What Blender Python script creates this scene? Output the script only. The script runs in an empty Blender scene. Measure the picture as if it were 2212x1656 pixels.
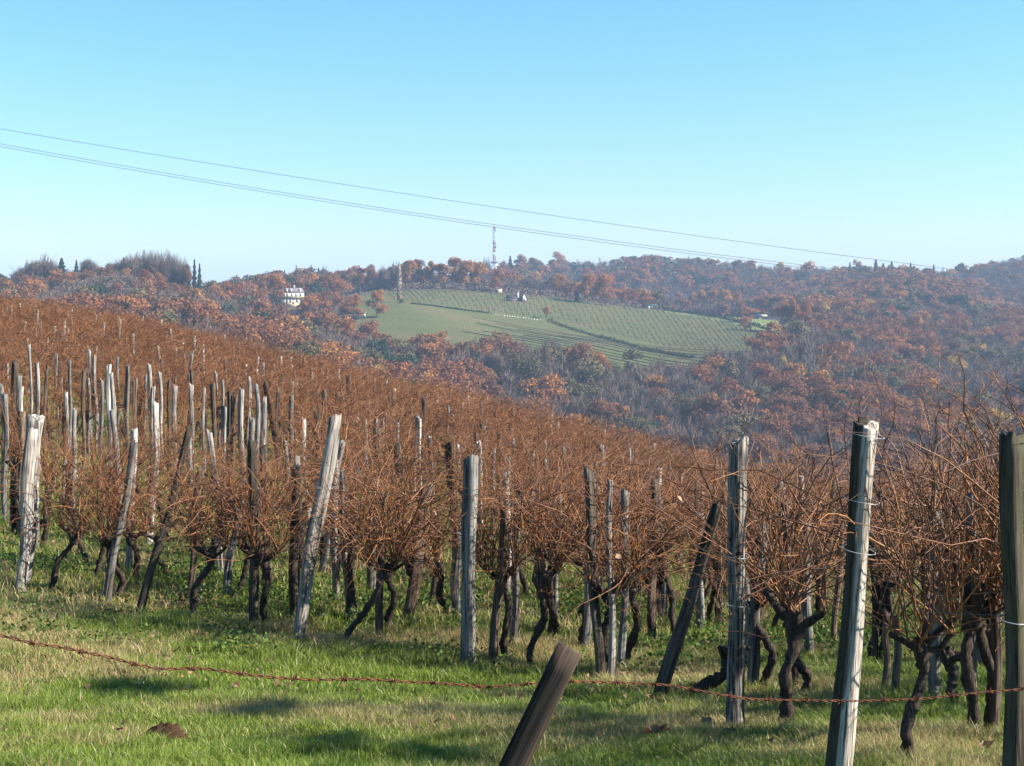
import bpy, math, random
import numpy as np
from mathutils import Vector, Matrix, Quaternion

# ------------------------------------------------------------------ camera, sky, sun, exposure
R = math.radians
scene = bpy.context.scene
FU, UC, VH = 3039.0, 1106.0, 640.0          # focal length, centre column and eye level, in units of a 2212 wide picture
cam_d = bpy.data.cameras.new('camera'); cam = bpy.data.objects.new('camera', cam_d)
scene.collection.objects.link(cam); scene.camera = cam
cam_d.sensor_width = 36.0; cam_d.lens = 36.0 * FU / 2212.0
cam_d.shift_y = -(828.0 - VH) / 2212.0
cam_d.clip_start = 0.05; cam_d.clip_end = 20000
cam.location = (0, 0, 0); cam.rotation_euler = (R(90), 0, 0)

SUN_AZ, SUN_EL = 97.0, 33.0                  # azimuth clockwise from the view direction (+Y)
sd = Vector((math.sin(R(SUN_AZ)) * math.cos(R(SUN_EL)), math.cos(R(SUN_AZ)) * math.cos(R(SUN_EL)), math.sin(R(SUN_EL))))
sun_d = bpy.data.lights.new('sun', 'SUN'); sun = bpy.data.objects.new('sun', sun_d)
scene.collection.objects.link(sun)
sun_d.energy = 5.0; sun_d.angle = R(0.55); sun_d.color = (1.0, 0.93, 0.82)
sun.rotation_euler = sd.to_track_quat('Z', 'Y').to_euler(); sun.location = (60, 20, 60)

w = bpy.data.worlds.new('World'); scene.world = w; w.use_nodes = True
nt = w.node_tree
for n in list(nt.nodes): nt.nodes.remove(n)
sky = nt.nodes.new('ShaderNodeTexSky'); sky.sky_type = 'NISHITA'; sky.sun_disc = False
sky.sun_elevation = R(SUN_EL); sky.sun_rotation = R(SUN_AZ)
sky.altitude = 300; sky.air_density = 1.0; sky.dust_density = 0.6; sky.ozone_density = 1.6
mx = nt.nodes.new('ShaderNodeMix'); mx.data_type = 'RGBA'; mx.blend_type = 'MULTIPLY'; mx.inputs['Factor'].default_value = 1
tcn = nt.nodes.new('ShaderNodeTexCoord'); sxyz = nt.nodes.new('ShaderNodeSeparateXYZ'); mr = nt.nodes.new('ShaderNodeMapRange')
mr.inputs['From Min'].default_value = 0.0; mr.inputs['From Max'].default_value = 0.26; tm_ = nt.nodes.new('ShaderNodeMix'); tm_.data_type = 'RGBA'
tm_.inputs[6].default_value = (0.88, 0.95, 1.16, 1); tm_.inputs[7].default_value = (0.60, 1.14, 1.38, 1)   # clear autumn air: deeper cyan towards the zenith
nt.links.new(tcn.outputs['Generated'], sxyz.inputs[0]); nt.links.new(sxyz.outputs['Z'], mr.inputs['Value']); nt.links.new(mr.outputs[0], tm_.inputs['Factor']); nt.links.new(tm_.outputs[2], mx.inputs[7])
bg = nt.nodes.new('ShaderNodeBackground'); bg.inputs['Strength'].default_value = 0.06
wo = nt.nodes.new('ShaderNodeOutputWorld')
nt.links.new(sky.outputs[0], mx.inputs[6]); nt.links.new(mx.outputs[2], bg.inputs[0]); nt.links.new(bg.outputs[0], wo.inputs[0])
scene.view_settings.view_transform = 'Standard'; scene.view_settings.look = 'None'
scene.view_settings.exposure = 1.6; scene.view_settings.gamma = 1
scene.render.resolution_x = 1024; scene.render.resolution_y = 766
scene.render.engine = 'CYCLES'
scene.cycles.max_bounces = 6; scene.cycles.diffuse_bounces = 3; scene.cycles.transmission_bounces = 3
scene.cycles.volume_bounces = 0; scene.cycles.transparent_max_bounces = 8

rng = np.random.default_rng(11); random.seed(11)
COL = scene.collection

# ------------------------------------------------------------------ naming helpers
def tag(o, label=None, cat=None, group=None, kind=None):
    if label: o['label'] = label
    if cat: o['category'] = cat
    if group: o['group'] = group
    if kind: o['kind'] = kind
    return o
def empty(name, loc, rz=0.0, scale=1.0):
    o = bpy.data.objects.new(name, None); COL.objects.link(o)
    o.location = loc; o.rotation_euler = (0, 0, rz); o.scale = (scale,) * 3 if not hasattr(scale, '__len__') else scale
    o.empty_display_size = 0.2
    return o
def link(name, me, parent=None, loc=None):
    o = bpy.data.objects.new(name, me); COL.objects.link(o)
    if parent is not None: o.parent = parent
    if loc is not None: o.location = loc
    return o
def copy_thing(root):
    c = root.copy(); COL.objects.link(c)
    for ch in root.children:
        d = ch.copy(); COL.objects.link(d); d.parent = c
        for g in ch.children:
            e = g.copy(); COL.objects.link(e); e.parent = d
    return c

# ------------------------------------------------------------------ mesh helpers (numpy)
def mesh(name, V, F, mat=None, smooth=False, attrs=None):
    V = np.asarray(V, dtype=np.float32); F = np.asarray(F, dtype=np.int32)
    me = bpy.data.meshes.new(name)
    k = F.shape[1]
    me.vertices.add(len(V)); me.vertices.foreach_set('co', V.ravel())
    me.loops.add(F.size); me.loops.foreach_set('vertex_index', F.ravel())
    me.polygons.add(len(F)); me.polygons.foreach_set('loop_start', np.arange(0, F.size, k, dtype=np.int32))
    if smooth: me.polygons.foreach_set('use_smooth', np.ones(len(F), dtype=bool))
    if attrs:
        for an, av in attrs.items():
            a = me.attributes.new(an, 'FLOAT', 'POINT'); a.data.foreach_set('value', np.asarray(av, dtype=np.float32))
    me.update(calc_edges=True)
    if mat: me.materials.append(mat)
    return me
class Acc:
    """collects quads"""
    def __init__(s): s.V = []; s.F = []; s.A = []; s.n = 0
    def add(s, V, F, a=None):
        V = np.asarray(V, float).reshape(-1, 3); F = np.asarray(F, int).reshape(-1, 4)
        s.V.append(V); s.F.append(F + s.n); s.n += len(V)
        s.A.append(np.zeros(len(V)) if a is None else np.broadcast_to(np.asarray(a, float), (len(V),)))
    def get(s): return np.concatenate(s.V), np.concatenate(s.F), np.concatenate(s.A)
    def mesh(s, name, mat=None, smooth=False):
        V, F, A = s.get(); return mesh(name, V, F, mat, smooth, {'rnd': A})
def box(c, s, rz=0.0):
    c = np.array(c, float); h = np.array(s, float) / 2
    V = np.array([[x, y, z] for x in (-1, 1) for y in (-1, 1) for z in (-1, 1)], float) * h
    cr, sr = math.cos(rz), math.sin(rz)
    V = np.stack([V[:, 0] * cr - V[:, 1] * sr, V[:, 0] * sr + V[:, 1] * cr, V[:, 2]], 1) + c
    F = [[0, 1, 3, 2], [4, 6, 7, 5], [0, 4, 5, 1], [2, 3, 7, 6], [0, 2, 6, 4], [1, 5, 7, 3]]
    return V, np.array(F)
def tubes(P, Rr, sides=4, caps=False):
    P = np.asarray(P, float); M, n, _ = P.shape; Rr = np.broadcast_to(np.asarray(Rr, float), (M, n))
    T = np.gradient(P, axis=1); T /= np.linalg.norm(T, axis=2, keepdims=True) + 1e-9
    ref = np.zeros((M, 1, 3)); mean = T.mean(1)
    ax = np.argmin(np.abs(mean), axis=1); ref[np.arange(M), 0, ax] = 1
    A = np.cross(T, np.broadcast_to(ref, T.shape)); A /= np.linalg.norm(A, axis=2, keepdims=True) + 1e-9
    B = np.cross(T, A)
    th = np.arange(sides) * 2 * np.pi / sides
    V = P[:, :, None, :] + Rr[:, :, None, None] * (A[:, :, None, :] * np.cos(th)[None, None, :, None] + B[:, :, None, :] * np.sin(th)[None, None, :, None])
    idx = np.arange(M * n * sides).reshape(M, n, sides)
    a = idx[:, :-1, :]; b = np.roll(idx, -1, 2)[:, :-1, :]; c = np.roll(idx, -1, 2)[:, 1:, :]; d = idx[:, 1:, :]
    F = np.stack([a, b, c, d], -1).reshape(-1, 4)
    if caps and sides == 4:
        F = np.concatenate([F, idx[:, 0, ::-1].reshape(-1, 4), idx[:, -1, :].reshape(-1, 4)])
    return V.reshape(-1, 3), F
def bar(p, q, r, sides=4): return tubes(np.array([[p, q]], float), r, sides, True)
def frame_quads(C, N, size, asp=1.0, r=rng):
    """quads at C facing N with random roll"""
    m = len(C); N = N / (np.linalg.norm(N, axis=1, keepdims=True) + 1e-9)
    a = r.normal(size=(m, 3)); a -= (a * N).sum(1, keepdims=True) * N; a /= np.linalg.norm(a, axis=1, keepdims=True) + 1e-9
    b = np.cross(N, a); s = np.broadcast_to(size, (m,))[:, None] / 2
    V = np.stack([C - a * s - b * s * asp, C + a * s - b * s * asp * .6, C + a * s * .8 + b * s * asp, C - a * s * .7 + b * s * asp * .8], 1).reshape(-1, 3)
    return V, np.arange(m * 4).reshape(m, 4)

# value noise
_perm = np.random.default_rng(5).random((256, 256))
def vnoise(x, y):
    x = np.asarray(x, float); y = np.asarray(y, float)
    xi = np.floor(x).astype(int); yi = np.floor(y).astype(int); fx = x - xi; fy = y - yi
    fx = fx * fx * (3 - 2 * fx); fy = fy * fy * (3 - 2 * fy)
    g = lambda i, j: _perm[i & 255, j & 255]
    return (g(xi, yi) * (1 - fx) + g(xi + 1, yi) * fx) * (1 - fy) + (g(xi, yi + 1) * (1 - fx) + g(xi + 1, yi + 1) * fx) * fy
def fbm(x, y, o=3): return sum(vnoise(x * 2 ** k + 17 * k, y * 2 ** k - 9 * k) / 2 ** k for k in range(o)) / sum(1 / 2 ** k for k in range(o))

# ------------------------------------------------------------------ terrain
UK = np.array([-500, 0, 300, 600, 850, 1100, 1400, 1700, 2000, 2212, 2700.])
ZN = {  # depth : ground height at the columns 0 ... 2212
 0.8: [-1.55]*9, 4: [-2.05]*9,
 7: [-2.5,-2.5,-2.52,-2.55,-2.57,-2.58,-2.58,-2.56,-2.55],
 10: [-2.95,-2.97,-3.0,-3.02,-3.05,-3.05,-3.03,-3.0,-2.98],
 14: [-3.3,-3.4,-3.45,-3.55,-3.62,-3.65,-3.6,-3.6,-3.6],
 18: [-3.4,-3.5,-3.6,-3.7,-3.87,-4.08,-4.15,-4.18,-4.2],
 25: [-3.3,-3.45,-3.6,-3.87,-4.2,-4.75,-5.05,-5.25,-5.3],
 35: [-2.9,-3.2,-3.6,-4.1,-4.75,-5.65,-6.3,-6.7,-6.8],
 45: [-2.5,-2.9,-3.6,-4.45,-5.2,-6.3,-7.5,-8.3,-8.6],
 60: [-1.95,-2.75,-4.2,-5.4,-6.6,-9,-11,-12,-12.5],
 75: [-2.15,-3.2,-5.3,-7.4,-9,-12.5,-15,-16,-17],
 100: [-6,-7.5,-10,-12,-15,-18,-21,-23,-24],
 150: [-12,-14,-18,-21,-25,-30,-34,-37,-37]}
VF = {200: [900,900,960,1050,1150,1250,1300,1320,1320], 350: [830,850,885,960,1040,1120,1180,1220,1220],
 500: [745,750,800,880,940,990,1020,1030,1030], 600: [712,706,755,825,820,860,880,920,925],
 700: [625,612,715,722,738,768,765,845,860], 800: [690,690,664,655,690,715,722,775,805],
 900: [700,690,655,628,632,668,695,725,760], 1000: [700,690,640,630,650,690,690,690,715],
 1200: [690,680,642,645,650,698,668,630,720], 1400: [675,668,648,648,605,592,605,615,600],
 1700: [665,660,650,650,640,630,640,630,590], 2300: [650,650,650,650,650,650,650,650,640],
 4500: [645]*9, 12000: [642]*9}
for k_, v_ in VF.items(): ZN[k_] = [-(v - VH) / FU * k_ for v in v_]
DK = np.array(sorted(ZN)); TAB = np.array([[ZN[d][0]] + list(ZN[d]) + [ZN[d][-1]] for d in sorted(ZN)])
def cr(xk, yk, x):
    i = np.clip(np.searchsorted(xk, x) - 1, 0, len(xk) - 2)
    m = np.zeros_like(yk); dx = np.diff(xk)[:, None]; s = np.diff(yk, axis=0) / dx
    for j in range(1, len(xk) - 1):
        w1, w2 = dx[j], dx[j - 1]; m[j] = (s[j - 1] * w1 + s[j] * w2) / (w1 + w2)
    m[0], m[-1] = s[0], s[-1]
    h = dx[i]; t = ((x - xk[i]) / dx[i, 0])[:, None]
    return (2*t**3-3*t**2+1)*yk[i] + (t**3-2*t**2+t)*h*m[i] + (-2*t**3+3*t**2)*yk[i+1] + (t**3-t**2)*h*m[i+1]
UF = np.linspace(-500, 2700, 321); LD = np.linspace(math.log(0.8), math.log(12000), 600)
T1 = cr(np.log(DK), TAB, LD); T2 = cr(UK, T1.T.copy(), UF).T      # (600, 321)
def gz(x, y):
    x = np.atleast_1d(np.asarray(x, float)); y = np.atleast_1d(np.asarray(y, float))
    r = np.hypot(x, y) + 1e-6; az = np.arctan2(x, y); azc = np.clip(az, -R(26), R(26))
    u = UC + FU * np.tan(azc); D = np.clip(r * np.cos(azc), 0.8, 11999)
    fu = np.clip((u - UF[0]) / (UF[1] - UF[0]), 0, 319.999); fd = np.clip((np.log(D) - LD[0]) / (LD[1] - LD[0]), 0, 598.999)
    i = fd.astype(int); j = fu.astype(int); a = fd - i; b = fu - j
    z = (T2[i, j]*(1-a)*(1-b) + T2[i+1, j]*a*(1-b) + T2[i, j+1]*(1-a)*b + T2[i+1, j+1]*a*b)
    near = np.clip((60 - D) / 40, 0, 1)
    z = z + near * ((fbm(x * .9, y * .9, 3) - .5) * 0.12 + (fbm(x * 4, y * 4, 2) - .5) * 0.03)
    z = z + np.clip((D - 150) / 200, 0, 1) * (fbm(x / 45, y / 45, 2) - .5) * 2.0
    return z
def gzs(x, y): return float(gz(x, y)[0])
def P(u, v, D): return np.array([(u - UC) / FU * D, D, (VH - v) / FU * D])
def X(u, D): return (u - UC) / FU * D
def uv(p): return UC + FU * p[0] / p[1], VH - FU * p[2] / p[1]
def hit(u, v, dmin=3.0, dmax=60):
    D = np.geomspace(dmin, dmax, 900); x = (u - UC) / FU * D; z = (VH - v) / FU * D
    g = gz(x, D); k = np.argmax(z < g)
    if not (z < g).any(): k = len(D) - 1
    return D[k]
def onground(u, D): return np.array([X(u, D), D, gzs(X(u, D), D)])

DLO = lambda u: np.interp(u, [770, 850, 1000, 1400, 1600, 1720], [690, 655, 632, 634, 665, 745])
DHI = lambda u: np.interp(u, [770, 850, 1100, 1400, 1550, 1650, 1720], [850, 893, 893, 900, 862, 800, 750])
MHI = lambda u: np.interp(u, [1440, 1560, 1700, 1740], [905, 960, 960, 900])
def in_field(u, D): return (u > 770) & (u < 1715) & (D > DLO(u)) & (D < DHI(u))
def in_meadow(u, D): return (u > 1430) & (u < 1740) & (D >= DHI(u)) & (D < MHI(u))

# ------------------------------------------------------------------ materials
def mat(name):
    m = bpy.data.materials.new(name); m.use_nodes = True; t = m.node_tree
    for n in list(t.nodes): t.nodes.remove(n)
    return m, t
def N(t, ty, **kw):
    n = t.nodes.new(ty)
    for k, v in kw.items():
        if k.startswith('i_'): n.inputs[k[2:].replace('_', ' ')].default_value = v
        else: setattr(n, k, v)
    return n
def ramp(t, fac, stops):
    r = N(t, 'ShaderNodeValToRGB'); e = r.color_ramp.elements
    e[0].position, e[0].color = stops[0][0], (*stops[0][1], 1); e[1].position, e[1].color = stops[-1][0], (*stops[-1][1], 1)
    for p, c in stops[1:-1]:
        x = e.new(p); x.color = (*c, 1)
    t.links.new(fac, r.inputs[0]); return r.outputs[0]
def noise(t, vec, scale, detail=4, rough=.6, dist=0.0):
    n = N(t, 'ShaderNodeTexNoise'); n.inputs['Scale'].default_value = scale; n.inputs['Detail'].default_value = detail
    n.inputs['Roughness'].default_value = rough; n.inputs['Distortion'].default_value = dist
    if vec is not None: t.links.new(vec, n.inputs['Vector'])
    return n.outputs[0]
def mapping(t, vec, sc):
    m = N(t, 'ShaderNodeMapping'); m.inputs['Scale'].default_value = sc; t.links.new(vec, m.inputs[0]); return m.outputs[0]
def mixc(t, a, b, f, blend='MIX'):
    m = N(t, 'ShaderNodeMix', data_type='RGBA', blend_type=blend)
    for s, v in ((m.inputs[6], a), (m.inputs[7], b), (m.inputs['Factor'], f)):
        if hasattr(v, 'links') or hasattr(v, 'is_linked'): t.links.new(v, s)
        else: s.default_value = v if not isinstance(v, tuple) else (*v, 1)
    return m.outputs[2]
def mth(t, op, a, b=0.0):
    m = N(t, 'ShaderNodeMath', operation=op)
    for s, v in ((m.inputs[0], a), (m.inputs[1], b)):
        if hasattr(v, 'is_linked'): t.links.new(v, s)
        else: s.default_value = v
    return m.outputs[0]
def finish(t, col, rough=.9, spec=.15, bump=None, bs=.3, bd=.01, transl=0.0, tcol=None):
    b = N(t, 'ShaderNodeBsdfPrincipled'); b.inputs['Roughness'].default_value = rough
    b.inputs['Specular IOR Level'].default_value = spec
    if hasattr(col, 'is_linked'): t.links.new(col, b.inputs['Base Color'])
    else: b.inputs['Base Color'].default_value = (*col, 1)
    if bump is not None:
        bn = N(t, 'ShaderNodeBump'); bn.inputs['Strength'].default_value = bs; bn.inputs['Distance'].default_value = bd
        t.links.new(bump, bn.inputs['Height']); t.links.new(bn.outputs[0], b.inputs['Normal'])
    out = N(t, 'ShaderNodeOutputMaterial'); sh = b.outputs[0]
    if transl > 0:
        tr = N(t, 'ShaderNodeBsdfTranslucent')
        c = tcol if tcol is not None else col
        if hasattr(c, 'is_linked'): t.links.new(c, tr.inputs[0])
        else: tr.inputs[0].default_value = (*c, 1)
        ms = N(t, 'ShaderNodeMixShader'); ms.inputs[0].default_value = transl
        t.links.new(b.outputs[0], ms.inputs[1]); t.links.new(tr.outputs[0], ms.inputs[2]); sh = ms.outputs[0]
    t.links.new(sh, out.inputs[0]); return b
def rnd_value(t):
    a = N(t, 'ShaderNodeAttribute', attribute_name='rnd'); o = N(t, 'ShaderNodeObjectInfo')
    return mth(t, 'FRACT', mth(t, 'ADD', a.outputs['Fac'], o.outputs['Random']))
def geo_pos(t): return N(t, 'ShaderNodeNewGeometry').outputs['Position']
def obj_pos(t): return N(t, 'ShaderNodeTexCoord').outputs['Object']

def leaf_mat(name, stops, transl=.3, amt=.35, sc=.35):
    m, t = mat(name)
    c = ramp(t, rnd_value(t), stops)
    n = noise(t, geo_pos(t), sc, 3)
    c2 = mixc(t, c, ramp(t, n, [(.3, (.55, .5, .5)), (.7, (1.35, 1.3, 1.2))]), 1.0, 'MULTIPLY')
    finish(t, c2, .85, .1, transl=transl); return m
M_RUST = leaf_mat('russet_leaves', [(0, (.17, .07, .034)), (.3, (.23, .095, .04)), (.55, (.15, .08, .045)), (.8, (.24, .115, .045)), (1, (.18, .085, .05))])
M_COPPER = leaf_mat('copper_leaves', [(0, (.28, .12, .045)), (.5, (.33, .15, .055)), (1, (.25, .11, .045))])
M_GOLD = leaf_mat('golden_leaves', [(0, (.33, .17, .045)), (.5, (.30, .135, .045)), (1, (.36, .21, .06))])
M_BARE = leaf_mat('bare_twigs', [(0, (.125, .095, .08)), (.35, (.16, .115, .095)), (.6, (.11, .095, .072)), (.8, (.17, .12, .095)), (1, (.13, .115, .10))], transl=0)
M_TANTWIG = leaf_mat('tan_twigs', [(0, (.26, .21, .16)), (1, (.32, .26, .20))], transl=0)
M_EVER = leaf_mat('evergreen_leaves', [(0, (.016, .035, .022)), (.5, (.025, .05, .024)), (1, (.035, .06, .03))], transl=.1)
M_OLIVE = leaf_mat('olive_leaves', [(0, (.10, .10, .04)), (.5, (.13, .105, .05)), (1, (.09, .09, .045))], transl=.2)
M_YEL = leaf_mat('yellow_leaves', [(0, (.36, .25, .05)), (1, (.38, .22, .05))])
m, t = mat('tree_bark'); finish(t, ramp(t, noise(t, obj_pos(t), 2.0), [(.3, (.06, .05, .042)), (.7, (.14, .12, .10))])); M_TRUNK = m

# ground
m, t = mat('ground')
pos = geo_pos(t)
def att(t, n): return N(t, 'ShaderNodeAttribute', attribute_name=n).outputs['Fac']
g1 = ramp(t, noise(t, pos, .9, 5), [(.30, (.055, .085, .02)), (.5, (.085, .105, .03)), (.62, (.15, .125, .055)), (.75, (.07, .09, .03))])
g1 = mixc(t, g1, ramp(t, noise(t, pos, 40, 3), [(.35, (.35, .33, .3)), (.65, (1.2, 1.2, 1.1))]), 1.0, 'MULTIPLY')
vin = ramp(t, noise(t, pos, .35, 4), [(.35, (.075, .10, .03)), (.6, (.14, .105, .05)), (.75, (.10, .07, .04))])
fld = ramp(t, noise(t, mapping(t, pos, (.02, .045, .02)), 1.0, 5, .65), [(.30, (.064, .084, .026)), (.5, (.086, .090, .034)), (.65, (.110, .095, .044)), (.8, (.078, .095, .032))])
wvt = N(t, 'ShaderNodeTexWave'); wvt.inputs['Scale'].default_value = .21; wvt.inputs['Distortion'].default_value = 4.0; wvt.inputs['Detail'].default_value = 3; wvt.inputs['Detail Scale'].default_value = .3
t.links.new(mapping(t, pos, (1.0, .45, 0)), wvt.inputs[0])
fld = mixc(t, fld, ramp(t, wvt.outputs['Fac'], [(.2, (.88, .86, .86)), (.7, (1.06, 1.06, 1.05))]), 1.0, 'MULTIPLY')
fld = mixc(t, fld, ramp(t, noise(t, pos, .5, 2), [(.3, (.8, .8, .8)), (.7, (1.15, 1.15, 1.15))]), 1.0, 'MULTIPLY')
mdw = ramp(t, noise(t, mapping(t, pos, (.03, .05, .03)), 1.0, 3), [(.35, (.11, .14, .045)), (.7, (.15, .16, .06))])
wd = ramp(t, noise(t, pos, .06, 4), [(.35, (.055, .045, .035)), (.7, (.10, .07, .045))])
c = mixc(t, g1, vin, att(t, 'vine')); c = mixc(t, c, wd, att(t, 'wood')); c = mixc(t, c, fld, att(t, 'field')); c = mixc(t, c, mdw, att(t, 'meadow'))
finish(t, c, .95, .05, noise(t, pos, 25, 4), .5, .03); M_GROUND = m

def wood(name, pale, dark, moss=None, crack=.42, sat=1.0, bs=.8):
    m, t = mat(name); op = obj_pos(t); oi = N(t, 'ShaderNodeObjectInfo').outputs['Random']
    off = N(t, 'ShaderNodeVectorMath', operation='ADD'); t.links.new(op, off.inputs[0])
    cmb = N(t, 'ShaderNodeCombineXYZ'); t.links.new(mth(t, 'MULTIPLY', oi, 37.0), cmb.inputs[0]); t.links.new(mth(t, 'MULTIPLY', oi, 11.0), cmb.inputs[2])
    t.links.new(cmb.outputs[0], off.inputs[1]); p = off.outputs[0]
    st = noise(t, mapping(t, p, (45, 45, 2.2)), 1.0, 5, .65, .6)
    big = noise(t, mapping(t, p, (8, 8, 1.6)), 1.0, 3)
    c = ramp(t, st, [(crack - .10, tuple(x * .18 for x in dark)), (crack, dark), (crack + .12, pale), (.9, tuple(min(1, x * 1.25) for x in pale))])
    c = mixc(t, c, ramp(t, big, [(.35, (.55, .52, .5)), (.65, (1.1, 1.1, 1.1))]), 1.0, 'MULTIPLY')
    if moss:
        c = mixc(t, c, moss, ramp(t, noise(t, mapping(t, p, (14, 14, 4)), 1.0, 4), [(.48, (0, 0, 0)), (.62, (.85, .85, .85))]))
    c = mixc(t, c, ramp(t, oi, [(0, (.75, .72, .70)), (1, (1.1, 1.1, 1.1))]), 1.0, 'MULTIPLY')
    finish(t, c, .9, .15, st, bs, .012); return m
W_PALE = wood('weathered_pale_wood', (.39, .365, .33), (.13, .115, .10))
W_GREY = wood('weathered_grey_wood', (.22, .215, .20), (.08, .075, .068))
W_DARK = wood('dark_stake_wood', (.085, .072, .058), (.035, .028, .02))
W_BROWN = wood('brown_stake_wood', (.16, .12, .09), (.07, .05, .038))
def shade_side_wood(name, a_col, a_dark, b_col, b_dark, ang):
    # post wood with shade painted dark on its left side, sunlit side painted pale
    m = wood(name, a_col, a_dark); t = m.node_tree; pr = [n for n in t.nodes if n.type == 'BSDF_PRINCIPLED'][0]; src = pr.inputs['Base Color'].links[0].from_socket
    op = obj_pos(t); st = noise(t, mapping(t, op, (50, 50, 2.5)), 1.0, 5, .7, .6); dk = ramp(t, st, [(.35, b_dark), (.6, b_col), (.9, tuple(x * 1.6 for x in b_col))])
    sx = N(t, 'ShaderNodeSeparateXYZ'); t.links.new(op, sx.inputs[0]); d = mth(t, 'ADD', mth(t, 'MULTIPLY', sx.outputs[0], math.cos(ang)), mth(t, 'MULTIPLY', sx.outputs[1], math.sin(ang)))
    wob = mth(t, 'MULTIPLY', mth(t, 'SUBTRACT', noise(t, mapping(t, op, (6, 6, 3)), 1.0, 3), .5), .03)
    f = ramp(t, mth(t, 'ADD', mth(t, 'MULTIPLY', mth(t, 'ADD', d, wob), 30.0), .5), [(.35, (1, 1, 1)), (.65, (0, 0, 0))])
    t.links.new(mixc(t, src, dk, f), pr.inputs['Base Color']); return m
W_KNOT = wood('knotted_grey_wood', (.36, .345, .31), (.10, .09, .08), crack=.46, bs=1.2)
W_SHADE_SIDE = shade_side_wood('painted_shade_side_wood', (.44, .41, .36), (.16, .13, .10), (.055, .048, .032), (.015, .013, .01), R(-85))
W_MOSS = wood('mossy_stake_wood', (.085, .072, .052), (.03, .026, .018), (.055, .053, .028))
W_PLANK = wood('brown_plank_wood', (.105, .078, .060), (.055, .04, .03), crack=.40, bs=.35)
m, t = mat('vine_bark'); st = noise(t, mapping(t, obj_pos(t), (60, 60, 9)), 1.0, 4, .7, .5)
finish(t, ramp(t, st, [(.35, (.012, .010, .009)), (.55, (.05, .038, .03)), (.75, (.11, .085, .065))]), .95, .1, st, .9, .01); M_VBARK = m
m, t = mat('cane_bark'); r_ = rnd_value(t)
c = ramp(t, r_, [(0, (.06, .025, .012)), (.3, (.21, .078, .026)), (.5, (.11, .042, .018)), (.75, (.31, .14, .05)), (.9, (.17, .072, .028)), (1, (.07, .034, .018))])
c = mixc(t, c, ramp(t, noise(t, geo_pos(t), 9, 2), [(.35, (.65, .62, .6)), (.7, (1.2, 1.15, 1.1))]), 1.0, 'MULTIPLY')
finish(t, c, .6, .35); M_CANE = m
m, t = mat('grass_blade'); pos = geo_pos(t); r_ = att(t, 'rnd')
gr = ramp(t, r_, [(0, (.06, .105, .011)), (.35, (.135, .205, .022)), (.65, (.215, .265, .04)), (.85, (.33, .31, .085)), (1, (.52, .46, .24))])
stw = ramp(t, r_, [(0, (.28, .21, .09)), (.5, (.42, .32, .16)), (.8, (.17, .20, .05)), (1, (.55, .45, .25))])
msk = att(t, 'straw')
c = mixc(t, gr, stw, msk); finish(t, c, .5, .3, transl=.35); M_GRASS = m
m, t = mat('weed_leaf'); c = ramp(t, att(t, 'rnd'), [(0, (.03, .07, .012)), (.6, (.07, .125, .02)), (1, (.14, .17, .04))]); finish(t, c, .6, .15, transl=.25); M_WEED = m
m, t = mat('dead_leaf'); c = ramp(t, rnd_value(t), [(0, (.10, .045, .025)), (.5, (.20, .11, .06)), (1, (.32, .20, .12))]); finish(t, c, .7, .3, transl=.2); M_DLEAF = m
m, t = mat('rusty_iron'); c = ramp(t, noise(t, geo_pos(t), 90, 4), [(.35, (.03, .012, .008)), (.55, (.11, .034, .013)), (.75, (.24, .075, .022))]); finish(t, c, .85, .3, noise(t, geo_pos(t), 600, 2), .5, .001); M_RUSTY = m
def plain(name, col, rough=.8, spec=.2, var=.25, sc=2.0):
    m, t = mat(name); finish(t, mixc(t, col, tuple(x * (1 - var) for x in col), noise(t, obj_pos(t), sc, 3)), rough, spec); return m
M_CABLE = plain('cable_metal', (.10, .11, .12), .6); M_SOIL = plain('dark_earth', (.06, .035, .02), .95, .05, .6, 20)
M_CREAM = plain('cream_render', (.72, .58, .40), .9); M_WHITE = plain('white_paint', (.82, .80, .76), .7, .2, .1)
M_SLATE = plain('slate_roof', (.15, .12, .13), .7); M_DROOF = plain('dark_roof', (.05, .045, .055), .7); M_RED = plain('red_paint', (.62, .06, .07), .6)
M_GLASS = plain('window_glass', (.05, .06, .07), .1, .6); M_STEEL = plain('galvanised_steel', (.42, .44, .46), .5, .4); M_TAN = plain('tan_wall', (.42, .33, .24), .9)
M_WIRE = plain('bright_wire', (.35, .35, .36), .35, .6); M_DGREEN = plain('dark_green_sheet', (.03, .06, .055), .7)

# ------------------------------------------------------------------ ground sheet
az = np.concatenate([np.linspace(-180, -27, 40, endpoint=False), np.linspace(-27, 27, 420), np.linspace(27, 180, 41)[1:]])
azr = np.radians(az); rr = np.concatenate([[0.02, .3, .6], np.geomspace(1.0, 80, 260), np.geomspace(84, 5200, 170)])
AA, RRr = np.meshgrid(azr, rr); gx = np.sin(AA) * RRr; gy = np.cos(AA) * RRr
Z = gz(gx.ravel(), gy.ravel())
V = np.stack([gx.ravel(), gy.ravel(), Z], 1); nc, nr = len(azr), len(rr)
idx = np.arange(nc * nr).reshape(nr, nc)
F = np.stack([idx[:-1, :-1], idx[:-1, 1:], idx[1:, 1:], idx[1:, :-1]], -1).reshape(-1, 4)[:, ::-1]
Dv = V[:, 1]; ok = Dv > 1; Uv = np.where(ok, UC + FU * V[:, 0] / np.where(ok, Dv, 1), 9999)
rad = RRr.ravel()
field = (in_field(Uv, Dv) & ok).astype(float); mead = (in_meadow(Uv, Dv) & ok).astype(float)
wood_a = np.clip((rad - 110) / 40, 0, 1); vine_a = np.clip((rad - 24) / 12, 0, 1)
me = mesh('ground', V, F, M_GROUND, True, {'field': field, 'meadow': mead, 'wood': wood_a, 'vine': vine_a})
tag(link('ground', me), kind='structure')

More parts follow.
